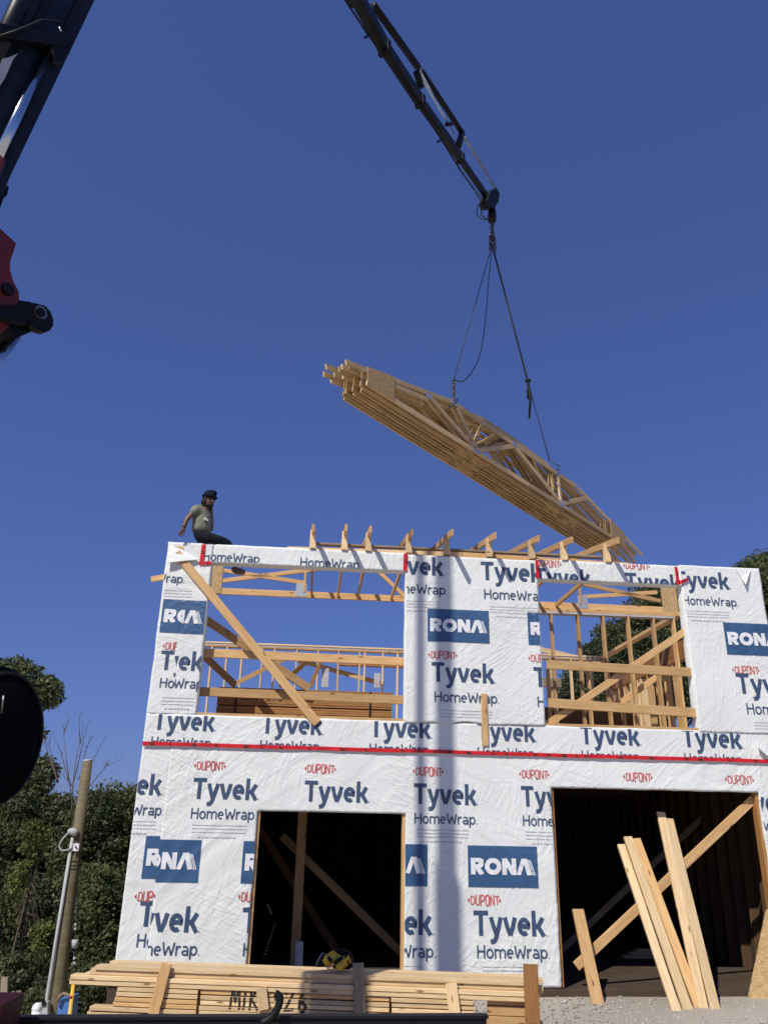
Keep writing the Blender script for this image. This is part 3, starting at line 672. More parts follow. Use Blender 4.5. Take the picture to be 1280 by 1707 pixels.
# ================================================================== hanging bundle of hip trusses
A0=on_plane(610,642,Vector((0,0,8.45)),Vector((0,0,1))); B0=on_plane(1041,911,Vector((0,0,8.45)),Vector((0,0,1)))
bu=(B0-A0).normalized(); bn=Vector((bu.y,-bu.x,0)); LEN=(B0-A0).length
def bp_(s,z,k,ds): return A0+bu*(s+ds)-bn*((.072+.0034*s)*k)+Vector((0,0,z))
NT=9
for k in range(NT):
    H=(.80,.90,1.04,1.16,1.24,1.24,1.16,1.08,1.0)[k]; ds=0 if k==0 else rnd.uniform(-.07,.12)
    dz=0 if k==0 else rnd.uniform(-.02,.012)
    lab='nearest hip truss of the bundle hanging from the crane' if k==0 else ('farthest hip truss at the back of the hanging bundle' if k==NT-1 else 'hip truss packed inside the bundle hanging from the crane')
    e=empty('hip_truss',bp_(LEN/2,0,k,ds),lab,'roof truss','trusses hanging in a bundle from the crane')
    s1=(H-.32)/.2; s2=LEN-s1
    def tb(n,a,za,b,zb,h=.089,mat=None): return beam(n,bp_(a,za+dz,k,ds),bp_(b,zb+dz,k,ds),.038,h,mat or (M_TRUSS if k<1 or k%3==2 else M_TRUSS_SHADE),e)
    tb('bottom_chord',0,.045,LEN*.52,.045); tb('bottom_chord',LEN*.52+.003,.045,LEN,.045)
    tl=-.48 if k==0 else rnd.uniform(-.62,-.25); tr=1.05 if k==0 else rnd.uniform(.8,1.5)
    tb('top_chord',tl,.275+.2*tl,s1-.02,H-.045); tb('top_chord',s1-.01,H-.045,s2+.01,H-.045); tb('top_chord',s2+.02,H-.045,LEN-.02+tr,.275-.2*tr)
    b1,b2=3.14,LEN-3.2; mid=LEN*.47
    tz=lambda q: min(H,.32+.2*min(q,LEN-q))-.09
    J=[(1.63,tz(1.63)+.01,b1-.05,.09),(2.50,tz(2.50),b1,.09),(b1+.04,.10,mid,tz(mid)),(mid+.04,tz(mid),b2-.03,.09),(b2,.09,6.31,tz(6.31)),(b2+.05,.09,LEN-1.95,tz(LEN-1.95)+.01)]
    if k in (3,5): J+=[(b1+.02,.10,3.6,tz(3.6)),(b2-.02,.10,5.6,tz(5.6))]
    for a,za,b,zb in J: tb('web',a,za,b,zb,.085,M_PALE if k==0 else M_TRUSS_SHADE)  # front webs coloured as lit, the ones behind coloured as shaded
    tb('web',.65,.31,1.62,.47,.085)
    for sg,(a,b) in ((0,(0.0,.66)),(1,(LEN-.78,LEN))):
        z=lambda s:.33+.2*min(s,LEN-s)
        poly=[bp_(a,.005+dz,k,ds),bp_(b,.005+dz,k,ds),bp_(b,z(b)+dz,k,ds),bp_(a,z(a)+dz,k,ds)]
        prism('heel_gusset',[p+bn*.0195 for p in poly],bn*.0115,M_OSB,e)
        if k==0: pass
    if k in (0,NT-1):
        for s,z in ((b1,.05),(b2,.05),(s1,H-.05),(mid,H-.05),(6.31,H-.05),(s2,H-.05),(1.63,.55)):
            c=bp_(s,z+dz,k,ds)+bn*.0195; q=[c-bu*.1-Vector((0,0,.045)),c+bu*.1-Vector((0,0,.045)),c+bu*.1+Vector((0,0,.045)),c-bu*.1+Vector((0,0,.045))]
            prism('nail_plate',q,bn*.002,M_PLATE,e)

# ================================================================== crane truck
az=R(36); cu=Vector((math.sin(az),math.cos(az),0)); cn=Vector((math.cos(az),-math.sin(az),0))
TIP=Vector((3.55,2.5,15.3))
def cp(px,py,off=0.0): return on_plane(px,py,TIP+cn*off,cn)
BASE=Vector((-2.95,-6.45,0))
crane=empty('crane_truck',BASE,'dark loader crane on truck at left with long jib over house','crane truck')
def cbeam(n,a,b,t,h,mat): return beam(n,a,b,t,h,mat,crane)
# main boom (nearly upright)
b0=cp(-75,330,.135); b1=cp(96,0,.135); bd=(b1-b0).normalized(); topz=15.0
btop=b0+bd*((topz-b0.z)/bd.z)
boom=beam('main_boom',b0-bd*.3,b0+bd*3.2,.27,.46,M_DKBLUE,crane,up=cu)
beam('boom_extension',b0+bd*3.2,btop,.22,.36,M_DKBLUE,crane,up=cu)
tube('extension_cylinder',[b0-cn*.29-bd*.2,btop-cn*.29],.06,M_DKBLUE,crane,12)
for q in (.0,): pass
# side ribs of the box boom
for sg in (-1,1): beam('boom_rib',b0-bd*.25+cn*.145+cu*(.12*sg),b0+bd*3.15+cn*.145+cu*(.12*sg),.03,.05,M_BLACK,boom,up=cu)
# extension cylinder with its chrome rod
o=.30
tube('cylinder_rod',[cp(-20,292,o),cp(86,72,o)],.042,M_CHROME,crane,14)
tube('cylinder_barrel',[cp(-95,440,o),cp(-8,265,o)],.075,M_REDPAINT,crane,14)
tube('hose_pipe',[cp(-20,120,.25),cp(38,-6,.25),cp(60,-60,.25)],.07,M_DKBLUE,crane,12)
for (a,b) in (((-20,80),(118,72)),):
    c0=cp(-10,56,.3); c1=cp(104,72,.3); beam('boom_clamp',c0,c1,.16,.11,M_BLACK,crane)
    prism('worn_label',[cp(-12,100,.31),cp(14,95,.31),cp(30,88,.31),cp(22,98,.31),cp(8,130,.31),cp(-12,160,.31)],-cn*.02,M_MEM,crane)
prism('cylinder_bracket',[cp(84,62,.36),cp(108,52,.36),cp(121,62,.36),cp(116,88,.36),cp(103,104,.36),cp(92,100,.36)],-cn*.25,M_BLACK,crane)
tube('clamp_hose',[cp(-5,62,.38),cp(35,48,.40),cp(70,33,.38),cp(98,36,.36),cp(100,52,.36)],.012,M_BLACK,crane,6)
tube('grease_nipple',[cp(99,44,.37),cp(101,52,.37)],.012,M_CHROME,crane,8)
prism('rod_shoe',[cp(-30,262,.25),cp(23,266,.25),cp(22,280,.25),cp(10,312,.25),cp(-20,330,.25)],-cn*.45,M_REDPAINT,crane)
prism('rod_ear',[cp(-4,318,.2),cp(8,306,.2),cp(15,311,.2),cp(12,325,.2),cp(6,330,.2),cp(-3,356,.2),cp(-20,360,.2)],-cn*.1,M_BLACK,crane)
# red knuckle with link arm and pin
kn=prism('knuckle',[cp(-60,330,.2),cp(-2,378,.2),cp(27,405,.2),cp(17,436,.2),cp(17,450,.2),cp(22,468,.2),cp(31,485,.2),cp(32,500,.2),cp(14,545,.2),cp(-5,562,.2),cp(-70,560,.2)],-cn*.42,M_REDPAINT,crane)
def disc(n,c,r,d,mat,par,seg=20): return prism(n,[c+(cu*math.cos(2*math.pi*i/seg)+Vector((0,0,1))*math.sin(2*math.pi*i/seg))*r for i in range(seg)],d,mat,par)
disc('pin',cp(15,481,.23),.05,-cn*.06,M_BLACK,kn)
link=[]
for px,py in ((-40,505),(0,507),(22,508),(44,507),(55,504)): link.append(cp(px,py,.27))
cc=cp(67,528,.27); rr=(cp(67,504,.27)-cc).length
for i in range(9):
    t=R(80-i*28); link.append(cc+(cu*math.cos(t)+Vector((0,0,1))*math.sin(t))*rr)
for px,py in ((45,540),(20,536),(0,527),(-40,528)): link.append(cp(px,py,.27))
lk=prism('link_arm',link,-cn*.06,M_BLACK,crane); prism('link_arm',[p-cn*.5 for p in link],-cn*.06,M_BLACK,crane)
disc('link_pin',cp(69,520,.285),.055,-cn*.62,M_STEEL,crane); disc('pin_cap',cp(69,520,.30),.038,-cn*.02,M_BLACK,crane)
prism('link_web',[cp(30,500,.18),cp(52,503,.18),cp(70,545,.18),cp(38,558,.18),cp(25,566,.18),cp(10,545,.18)],-cn*.36,M_BLACK,crane)
tube('lift_cylinder_rod',[cp(25,560,.05),cp(-40,640,.05)],.05,M_CHROME,crane,14)
tube('lift_cylinder',[cp(-40,640,.05),cp(-160,820,.05)],.09,M_BLACK,crane,14)
# column and lower boom outside the picture's left edge, standing on the truck
col0=BASE+Vector((-.15,0,0))
cbeam('lower_boom',cp(-60,470),BASE+Vector((-.4,-.1,2.4)),.36,.42,M_REDPAINT)
tube('column',[BASE+Vector((-.35,-.1,.9)),BASE+Vector((-.35,-.1,2.7))],[.3,.24],M_REDPAINT,crane,18)
# jib
def jc(px,py): return cp(px,py)
j_top=btop
J1=jc(598,0); Jd=(jc(818,338)-J1).normalized()
cbeam('jib_inner',j_top,J1-Jd*.02,.25,.27,M_DKBLUE)
secs=[(598,0,643,83,.245),(638,74,702,171,.21),(696,163,769,265,.175),(763,258,820,340,.13)]
for i,(a,b,c,d,wd) in enumerate(secs):
    s=beam('jib_section',jc(a,b),jc(c,d),wd*.8,wd,M_DKBLUE,crane)
    q=jc(c,d); beam('section_collar',q-Jd*.10,q,wd*.8+.03,wd+.035,M_BLACK,s)
def jt(n,a,b,r,mat): return tube(n,[jc(*a),jc(*b)],r,mat,crane,12)
jt('jib_cylinder',(622,7),(697,112),.068,M_BLACK); jt('jib_cylinder',(702,117),(771,222),.058,M_BLACK); jt('jib_rod',(697,112),(722,158),.025,M_CHROME); jt('jib_rod',(774,228),(826,314),.024,M_STEEL); jt('jib_rod',(703,130),(757,222),.02,M_CHROME)
jt('cylinder_bracket',(694,118),(702,146),.07,M_BLACK); jt('cylinder_bracket',(770,222),(763,244),.07,M_BLACK); jt('cylinder_bracket',(744,207),(752,206),.04,M_BLACK); jt('cylinder_bracket',(620,15),(614,25),.06,M_BLACK)
jt('bleed_screw',(698,103),(700,117),.022,M_CHROME); jt('bleed_screw',(614,9),(624,12),.02,M_CHROME)
prism('jib_head',[cp(818,318,.1),cp(827,312,.1),cp(833,322,.1),cp(831,336,.1),cp(824,345,.1),cp(815,345,.1),cp(812,334,.1)],-cn*.2,M_BLACK,crane)
V=[jc(574,-3),jc(612,55),jc(634,86),jc(693,168),jc(737,234),jc(768,284),jc(790,315)]
tube('hose',V,.018,M_BLACK,crane,6); tube('hose',[v+Vector((0,.03,.05)) for v in V],.012,M_BLACK,crane,6)
for a,b in (((608,62),(618,56)),((729,236),(738,232)),((633,84),(642,80))): jt('hose_clip',a,b,.02,M_BLACK)
tube('hose_loop',smooth_path([jc(790,315),jc(797,328),jc(801,336),jc(796,345),jc(795,355),jc(800,363),jc(812,366)]),.014,M_CABLE,crane,6)
tube('hose_loop',smooth_path([jc(793,318),jc(803,331),jc(807,340),jc(803,350),jc(803,358),jc(812,365)]),.014,M_CABLE,crane,6)
tube('rotator',[jc(821,340),jc(820,350),jc(820,351),jc(820,358),jc(820,359),jc(820,368)],[.07,.07,.09,.09,.10,.09],M_BLACK,crane,14)
# truck: long black side rail, deck, red cab wing and drum
rl=at(-60,1692,-6.1); rr_=at(812,1682,-6.1)
zr0=.95
prism('side_rail',[(-3.2,-6.1,.20),(1.13,-6.1,.20),(1.13,-6.1,.932),(-1.2,-6.1,.910),(-3.2,-6.1,.905)],(0,.05,0),M_BLACK,crane)
block('deck',(-3.2,-6.04,.20),(1.12,-4.6,.30),M_BLACK,crane)
beam('rail_cap',(-3.2,-6.075,.916),(1.14,-6.075,.942),.075,.018,M_BLACK,crane)
beam('rail_panel',(-1.05,-6.112,.76),(-.18,-6.112,.76),.012,.22,plain('worn_black',(.03,.032,.036),.5,var=.4,scale=5),crane)
beam('rail_panel',(-.1,-6.112,.76),(1.0,-6.112,.76),.012,.22,bpy.data.materials['worn_black'],crane)
tube('tie_down_hook',smooth_path([at(436,1707,-6.17),at(452,1697,-6.17),at(461,1685,-6.17),at(466,1672,-6.17),at(466,1662,-6.17),at(458,1657,-6.17)]),.022,M_BLACK,crane,8)
for x in (-2.6,.4): 
    wv_,wf_=tube_geo([(x,-6.0,.30),(x,-5.75,.30)],.30,20); mesh('wheel',wv_,wf_,M_BLACK,crane,smooth=False)
block('red_wing',at(-80,1740,-6.3)+Vector((0,-.25,-.2)),at(31,1661,-6.3)+Vector((0,.1,0)),plain('dark_maroon',(.035,.004,.006),.6,spec=.2),crane)
# dark round drum on the crane column
dc=cp(-24,1232,.0); ring=[]
V=[];F=[]
for j,(rj,hj) in enumerate(((.0,.19),(.30,.19),(.40,.15),(.44,.06),(.44,-.06),(.40,-.15),(.0,-.17))):
    for i in range(28):
        t=2*math.pi*i/28; V.append(dc+(cu*math.cos(t)*.83+Vector((0,0,1))*math.sin(t)*1.12)*max(rj,.001)*1.03+cn*hj)
for j in range(6):
    for i in range(28): F.append((j*28+i,j*28+(i+1)%28,(j+1)*28+(i+1)%28,(j+1)*28+i))
drum=mesh('hose_drum',V,F,plain('drum_rubber',(.003,.003,.004),.95,spec=.08),crane,smooth=True)
tube('drum_rim',[dc+(cu*math.cos(t)*.83+Vector((0,0,1))*math.sin(t)*1.12)*.40+cn*.165 for t in [2*math.pi*k/32 for k in range(33)]],.012,M_BLACK,drum,6)
tube('drum_handle',[cp(2,1165,.2),cp(6,1160,.23),cp(2,1190,.2)],.008,M_STEEL,drum,6)

# hook chain and slings
hk0=jc(820,368); hk1=jc(821,414)
ch=empty('lifting_chain',hk1,'short heavy steel chain and hook under the crane tip','chain')
def torus_geo(c,a,b,r,ax1,ax2,n=12,m_=6):
    V=[];F=[]; ax3=ax1.cross(ax2)
    for i in range(n):
        t=2*math.pi*i/n; ct=c+ax1*math.cos(t)*a+ax2*math.sin(t)*b; rd=(ax1*math.cos(t)*b+ax2*math.sin(t)*a).normalized()
        for j in range(m_):
            q=2*math.pi*j/m_; V.append(ct+(rd*math.cos(q)+ax3*math.sin(q))*r)
    for i in range(n):
        for j in range(m_): F.append((i*m_+j,i*m_+(j+1)%m_,((i+1)%n)*m_+(j+1)%m_,((i+1)%n)*m_+j))
    return V,F
d=(hk1-hk0); nl=7
for i in range(nl):
    c=hk0+d*((i+.5)/nl); a1=cn if i%2 else cu
    V,F=torus_geo(c,.036,d.length/nl*.68,.017,a1,Vector((0,0,1)),12,6); mesh('chain_link',V,F,M_RUST,ch,smooth=True)
for dx in (-.06,.06):
    for i in range(4):
        c=hk0+d*(.62+i*.13)+cu*dx*(.6+.4*i/3)+cn*.04*(1 if dx>0 else -1); V,F=torus_geo(c,.026,.05,.013,cn if i%2 else cu,Vector((0,0,1)),10,6); mesh('chain_link',V,F,M_RUST,ch,smooth=True)
tube('hook',[hk0+d*.55+cu*-.08,hk0+d*.60+cu*-.12,hk0+d*.64+cu*-.16],.012,plain('red_tag',(.55,.3,.2),.5),ch,8)
K=.4
TL=bp_(2.46,.86,K,0); TRp=bp_(6.31,.86,K,0)
slL=empty('lifting_sling',TL,'thin left lifting cable with slack loop down to the truss bundle','sling','cables from the crane hook')
tube('cable',[hk1-cu*.06,TL+Vector((0,0,.42))],.011,M_CABLE,slL,6)
a=hk1-cu*.03; b=TL+Vector((0,0,.42)); loop=[]
def pl_pt(px,py,t): 
    base=a.lerp(b,t); n_=Vector((base.x-CAM.x,base.y-CAM.y,0)).normalized(); return on_plane(px,py,base,n_)
for i,(px,py) in enumerate(((818,420),(815,460),(812,500),(807,550),(800,590),(788,617),(772,635),(765,640))): loop.append(pl_pt(px,py,i/7))
tube('slack_loop',smooth_path([a]+loop[1:-1]+[b]),.011,M_CABLE,slL,6)
for i in range(6):
    c=TL+Vector((0,0,.40-.07*i)); V,F=torus_geo(c,.028,.05,.012,cn if i%2 else cu,Vector((0,0,1)),10,6); mesh('chain_link',V,F,M_RUST,slL,smooth=True)
def choker(s,sl):
    q=[bp_(s,.87,2,0),bp_(s,.85,-.3,0)+bn*.02,bp_(s-.05,.80,-.5,0)+bn*.04,bp_(s-.14,.66,-.5,0)+bn*.03,bp_(s-.2,.62,.2,0)]
    tube('choker',q,.014,M_CABLE,sl,6)
choker(2.46,slL)
slR=empty('lifting_sling',TRp,'right lifting cable with dangling strap ends running to the truss bundle','sling','cables from the crane hook')
mid_=pl_pt(881,640,.6); 
def plR(px,py,t):
    base=hk1.lerp(TRp,t); n_=Vector((base.x-CAM.x,base.y-CAM.y,0)).normalized(); return on_plane(px,py,base,n_)
kn_=plR(880,637,.62)
tube('cable',[hk1,kn_-cu*.02],.013,M_CABLE,slR,6); tube('cable',[hk1+cu*.08,kn_+cu*.03],.013,M_CABLE,slR,6); tube('cable',[kn_,plR(916,768,.97)],.011,M_CABLE,slR,6)
tube('strap_knot',[kn_+Vector((-.05,0,.03)),kn_+Vector((.05,0,.05))],.04,M_BLACK,slR,8)
tube('strap_end',[kn_,plR(884,665,.62),plR(882,697,.62)],[.03,.03,.02],M_BLACK,slR,8); tube('strap_end',[kn_,plR(879,650,.62),plR(880,665,.62)],.02,M_BLACK,slR,8)
tube('cable',[plR(916,768,.97),bp_(6.31,.9,-.5,0)+bn*.03],.012,M_CABLE,slR,6); choker(6.31,slR)

# ================================================================== lumber pile in front of the house
PA=Vector((-2.23,-1.50,0)); PB=Vector((2.40,-2.30,0)); pu=(PB-PA).normalized(); pn=Vector((-pu.y,pu.x,0))
def pp(s,d,z): return PA+pu*s+pn*d+Vector((0,0,z))
def px2s(px,py): 
    q=on_plane(px,py,PA,pn); return (q-PA).dot(pu), q.z
LBL='spruce board tucked behind the front row of the lumber pile'
def board(s0,s1,z,d=.07,h=.045,wd=.14,label=LBL,mat=None,grp='boards in the front lumber pile'):
    o=beam('lumber_board',pp(s0,d,z),pp(s1,d,z),wd,h,mat or M_PALE); tag(o,label,'board',grp); return o
zt=px2s(300,1615)[1]; bh=.0475
S=lambda px,py=1640: px2s(px,py)[0]
BO=[]
for i,(a,b,dd) in enumerate(((155,885,.07),(147,905,.09),(117,900,.05),(116,895,.06))):
    z=zt-.024-i*bh; BO.append(board(S(a),S(b),z,dd,label=('topmost','second','third','fourth')[i]+' long board from the top at the front of the lumber pile'))
for r in range(3):       # boards behind the front row
    for q in range(2): board(S(160)+rnd.uniform(-.3,.2),S(890)+rnd.uniform(-.2,.2),zt-.024-r*bh,.22+q*.15,bh-.006)
z0=zt-.024-4*bh-.004
rows=[]
for i in range(6):
    z=z0-i*bh; a=(198,196,194,193,155,152)[i]; jit=rnd.uniform(-1,1)
    row=[(a,331),(336,649),(653,(788,790,789,791,812,826)[i])]
    for (x0,x1) in row: rows.append((board(S(x0+jit),S(x1),z+rnd.uniform(-.002,.002),.07+rnd.uniform(-.012,.012),bh-.008,mat=rnd.choice((M_PALE,M_PALE,M_WOOD,M_TRUSS)),label=('first','second','third','fourth','fifth','lowest')[i]+' short board under the long ones, '+('left' if x0<200 else 'middle' if x0<600 else 'right')+' pack of the lumber pile'),x0))
    for q in range(2): board(S(200),S(785),z,.23+q*.15,bh-.005)
for i,(a,b) in enumerate(((150,215),(165,205))): board(S(a),S(b),zt-.024-4*bh-.01-i*.04,.3,.03,mat=M_OLD)
# dark straps between the packs
for px in (333.5,651):
    o=beam('strap_band',pp(S(px),-.006,z0+.02),pp(S(px),-.006,.03),.004,.016,M_BLACK); tag(o,'black strap round the lumber pile, '+('left of the sprayed writing' if px<400 else 'right of the grey stake'),'strap','straps round the front lumber pile')
def stake(px0,py0,px1,py1,wd,d,mat,label,t=.03):
    a=on_plane(px0,py0,PA+pn*d,pn); b=on_plane(px1,py1,PA+pn*d,pn); o=beam('wood_stake',a,b,t,wd,mat,up=pu); tag(o,label,'stake','stakes leaning on the front lumber pile'); return o
stake(278,1607,256,1692,.115,-.04,M_WOOD,'leaning wooden stake at the left of the front lumber pile')
stake(597,1606,600,1692,.115,-.04,M_OLD,'weathered grey upright stake beside the yellow saw')
stake(752,1640,758,1692,.12,-.03,M_PALE,'short pale stake on the right half of the lumber pile')
stake(436,1648,440,1684,.11,-.03,M_PALE,'short pale offcut between the sprayed letters on the pile')
stake(884,1608,888,1707,.15,-.05,M_LVL,'tall brown stake at the right end of the lumber pile')
for i,px in enumerate((300,560,800)):
    o=beam('bearer_block',pp(S(px),-.02,.05),pp(S(px),.55,.05),.09,.10,M_OLD); tag(o,('left','middle','right')[i]+' weathered bearer block under the front lumber pile','bearer block','bearers under the lumber pile')
for i in range(3):
    o=beam('short_plank',pp(S(812),.1+i*.02,.15+i*.09),pp(S(880),.1+i*.02,.15+i*.09),.14,.085,M_WOOD); tag(o,('lowest','middle','upper')[i]+' short plank stacked at the right end of the lumber pile','plank','short planks at the right end')
# sprayed marks: strokes clipped to each board
MARK={'M':[[(0,0),(.08,1),(.25,.3),(.42,1),(.5,0)]],'I':[[(.05,0),(.1,.9)]],'K':[[(.05,0),(.08,1)],[(.42,.95),(.1,.45),(.48,0)]],'O':[arc(.22,.45,.2,.42,0,360,14)],'3':[[(0,.9),(.4,.95),(.15,.55),(.42,.3),(.2,-.05),(0,.1)]],'2':[[(0,.7),(.2,.95),(.4,.75),(.02,.05),(.48,.1)]],'6':[[(.42,.95),(.1,.6),(.05,.15),(.25,-.05),(.42,.2),(.25,.42),(.08,.3)]],'5':[[(.45,1),(.1,.95),(.05,.6),(.35,.5),(.35,.1),(0,0)]],'7':[[(0,.9),(.45,.95),(.15,0)]],'/':[[(.1,-.05),(.3,1)]]}
def spray(txt, s0, z0_, hgt, adv, wt, pt):
    """list of quads in (s,z)"""
    out=[]; x=s0
    for chh in txt:
        if chh!=' ':
            for pl in MARK[chh]:
                pl=[(x+a*hgt*.95,z0_+b*hgt) for a,b in pl]; out+=stroke_quads(densify(pl,.02),wt*hgt)
        x+=adv*hgt if chh not in 'I/' else adv*hgt*.5
    return out
def spray_on(parts, quads, origin, ux, nrm, depth):
    for ob,zlo,zhi,slo,shi,*dc_ in parts:
        fwd=dc_[0] if dc_ else 0.0
        V=[];F=[]
        for i,q in enumerate(quads):
            p=clip_poly(q,(slo,shi,zlo,zhi))
            if len(p)<3: continue
            b=len(V); V+= [origin+ux*a+Vector((0,0,z))-nrm*(depth-.005-fwd+.0004*(i%5)) for a,z in p]; F.append(tuple(range(b,b+len(p))))
        if F: mesh('sprayed_mark',V,F,M_PAINTMARK,ob)
parts=[]
for o,x0 in rows:
    zc=W[o].translation.z; L=o.data.vertices[8].co.x; s0=(W[o].translation-PA).dot(pu); parts.append((o,zc-.0195,zc+.0195,s0,s0+L,(W[o].translation-PA).dot(pn)-.07))
sA,zA=px2s(383,1682); sB,_=px2s(452,1682); 
qd=spray('MIK',sA,zA-.005,.215,.63,.12,0)+spray('326',sB+.0,zA-.005,.215,.66,.12,0)
spray_on(parts,qd,PA,pu,pn,.008)
# --- circular saw, yellow and black, on top of the pile
sw=on_plane(558,1616,PA+pn*.1,pn); sw.z=zt+.002
saw=empty('circular_saw',sw,'yellow and black power saw lying on top of the lumber pile','power saw')
def sp(px,py,d=.1): return on_plane(px,py,PA+pn*d,pn)
def blob(n,path,rad,mat,par=saw,nn=10): return tube(n,path,rad,mat,par,nn)
blob('motor_housing',[sp(541,1607),sp(546,1602),sp(556,1600),sp(562,1604)],[.035,.062,.066,.045],M_YELLOW,nn=14)
blob('gear_case',[sp(563,1614,.06),sp(567,1609,.06),sp(574,1607,.06),sp(577,1612,.06)],[.035,.048,.048,.03],M_YELLOW,nn=12)
blob('rear_handle',[sp(543,1593,.06),sp(550,1598,.06),sp(557,1602,.06),sp(562,1605,.06)],[.018,.020,.020,.02],M_YELLOW)
blob('top_handle',[sp(550,1592),sp(555,1590),sp(560,1594),sp(566,1597),sp(573,1601)],[.022,.028,.024,.022,.03],M_YELLOW)
blob('trigger_grip',[sp(558,1607,.04),sp(566,1600,.04),sp(571,1596,.04)],[.022,.024,.02],M_BLACK)
blob('battery',[sp(563,1612,.03),sp(572,1611,.03)],[.04,.04],M_YELLOW,nn=8); blob('blade_lever',[sp(575,1604,.04),sp(580,1596,.06),sp(584,1606,.08)],[.018,.02,.012],M_YELLOW); blob('front_knob',[sp(547,1596,.03),sp(553,1604,.03)],[.016,.022],M_BLACK); blob('guard_lip',[sp(560,1616,.02),sp(569,1604,.03),sp(578,1600,.05)],.012,M_YELLOW); blob('foot_lever',[sp(545,1615,.03),sp(552,1612,.03),sp(556,1606,.03)],.010,M_PALE)
c=sp(570,1603,.2); disc0=[c+(pu*math.cos(2*math.pi*i/26)+Vector((0,0,1))*math.sin(2*math.pi*i/26))*.115 for i in range(26)]
bl=[p for p in disc0 if p.z>zt+.003]; prism('blade_guard',bl,pn*.04,M_BLACK,saw)
prism('shoe_plate',[sp(526,1613,.16),sp(537,1590,.16),sp(541,1589,.16),sp(540,1600,.16),sp(540,1613,.16)],pn*.02,M_BLACK,saw)
tube('saw_cord',[sp(527,1611,.12),sp(529,1604,.12),sp(537,1590,.12),sp(541,1590,.12)],.008,M_STEEL,saw,6)

# ================================================================== leaning boards in the garage opening
def lean(px0,py0,px1,py1,y0,y1,wd,label,mat=None,t=.04):
    a=at(px0,py0,y0); b=at(px1,py1,y1); o=beam('leaning_board',a,b,t,wd,mat or M_PALE,up=(1,0,0)); tag(o,label,'board','boards leaning in the garage opening'); return o
lean(963,1517,1002,1700,.05,-.55,.155,'short wide board leaning alone at left of garage opening',M_WOOD)
lean(1035,1409,1132,1700,.28,-.95,.11,'left board of the three boards leaning together in garage opening')
lean(1046,1396,1152,1700,.24,-.88,.12,'middle board of the three boards leaning together in garage opening')
lean(1060,1399,1172,1700,.30,-.78,.12,'right mouldy edged board of the three leaning together',M_WOOD)
lean(1101,1355,1176,1700,.31,-.80,.12,'taller left board of the leaning pair in garage opening')
lean(1115,1366,1196,1700,.28,-.84,.12,'right board of the leaning pair in garage opening')
o=prism('sheet_offcut',[at(1240,1700,-.2),at(1300,1700,-.25),at(1300,1500,.0),at(1277,1519,.0)],(0,.02,0),M_OSB); tag(o,'brown strand board sheet leaning at right edge of garage opening','sheet board')

for i in range(3):
    o=block('stored_plank',(5.2+.12*i,2.6+.02*i,.084+.045*i),(6.65,2.75+.02*i,.126+.045*i),M_PALE); tag(o,('lowest','middle','topmost')[i]+' plank lying on the floor inside the dark garage','plank','planks stored inside the garage')
o=block('wall_panel_sheet',(4.15,4.5,.084),(4.55,4.52,2.05),M_MEM); tag(o,'pale sheet standing inside the dark garage','sheet')

# plywood packs on the upper floor
def ply_pack(x0,x1,z0,z1,y0,y1,label,n,mat=None):
    e=empty('plywood_pack',((x0+x1)/2,(y0+y1)/2,z0),label,'plywood stack','plywood packs on the upper floor')
    h=(z1-z0)/n
    for i in range(n):
        j=rnd.uniform(-.004,.004); block('sheet',(x0+j,y0+rnd.uniform(-.004,.004),z0+i*h),(x1+j,y1,z0+(i+1)*h-.0015),mat or M_PLY,e)
    return e
pk=ply_pack(-1.50,1.21,3.42,3.68,1.0,2.2,'lower plywood pack behind the left window rail',8)
pk2=ply_pack(-1.50,1.21,3.70,3.965,1.0,2.2,'upper plywood pack with sprayed writing behind the left window rail',8)
for e in (pk,pk2):
    for px in (393,617): 
        x=at(px,1170,1.0).x; block('strap',(x-.012,.985,3.42 if e is pk else 3.70),(x+.012,.993,3.68 if e is pk else 3.965),M_BLACK,e)
ply_pack(3.7,6.6,3.42,3.84,4.2,5.4,'lower dark sheet pack on the floor behind the right opening',6,M_SHADEWOOD)  # both packs: the shadow they lie in is put into the wood colour
ply_pack(3.5,6.4,3.845,4.29,4.25,5.4,'upper dark sheet pack on the floor behind the right opening',7,M_SHADEWOOD)
a=at(402,1168,1.0); sh=[]
qd=spray('MIKO 576',a.x,a.z+.01,.125,.70,.13,0)
p2=[]
for o in pk2.children:
    if o.name.startswith('sheet'):
        t=W[o].translation; hh=.015; p2.append((o,t.z-hh-.003,t.z+hh+.003,-1.49,1.2))
spray_on(p2,qd,Vector((0,1.0,0)),Vector((1,0,0)),Vector((0,1,0)),.008)
for o in ():
    pass

# ================================================================== worker sitting on the wall
def skinned(name, pts, edges, rad, mat, parent, sub=2):
    me=bpy.data.meshes.new(name); me.from_pydata([tuple(p) for p in pts],edges,[]); me.update(); me.materials.append(mat)
    o=bpy.data.objects.new(name,me); put(o,Matrix.Identity(4),parent)
    md=o.modifiers.new('Skin','SKIN'); md.use_smooth_shade=True
    for i,v in enumerate(me.skin_vertices[0].data):
        r=rad[i]; v.radius=r if isinstance(r,tuple) else (r,r); v.use_root=(i==0)
    s=o.modifiers.new('Sub','SUBSURF'); s.levels=sub; s.render_levels=sub
    return o
M_SKIN=plain('skin',(.16,.085,.055),.5,var=.1,scale=20); M_SHIRT=plain('olive_shirt',(.19,.20,.15),.9,var=.25,scale=9,bump=1.0,bscale=11)
M_TROU=plain('black_trousers',(.010,.011,.015),.9,var=.3,scale=10,bump=.9,bscale=12,spec=.2); M_CAP=plain('dark_cap',(.010,.013,.024),.95,bump=.8,bscale=20,spec=.15); M_HAIR=plain('black_hair',(.008,.007,.007),.7); M_BOOT=plain('brown_boot',(.15,.11,.08),.7,var=.3)
yM=.085
P=lambda px,py,y=yM: at(px,py,y)
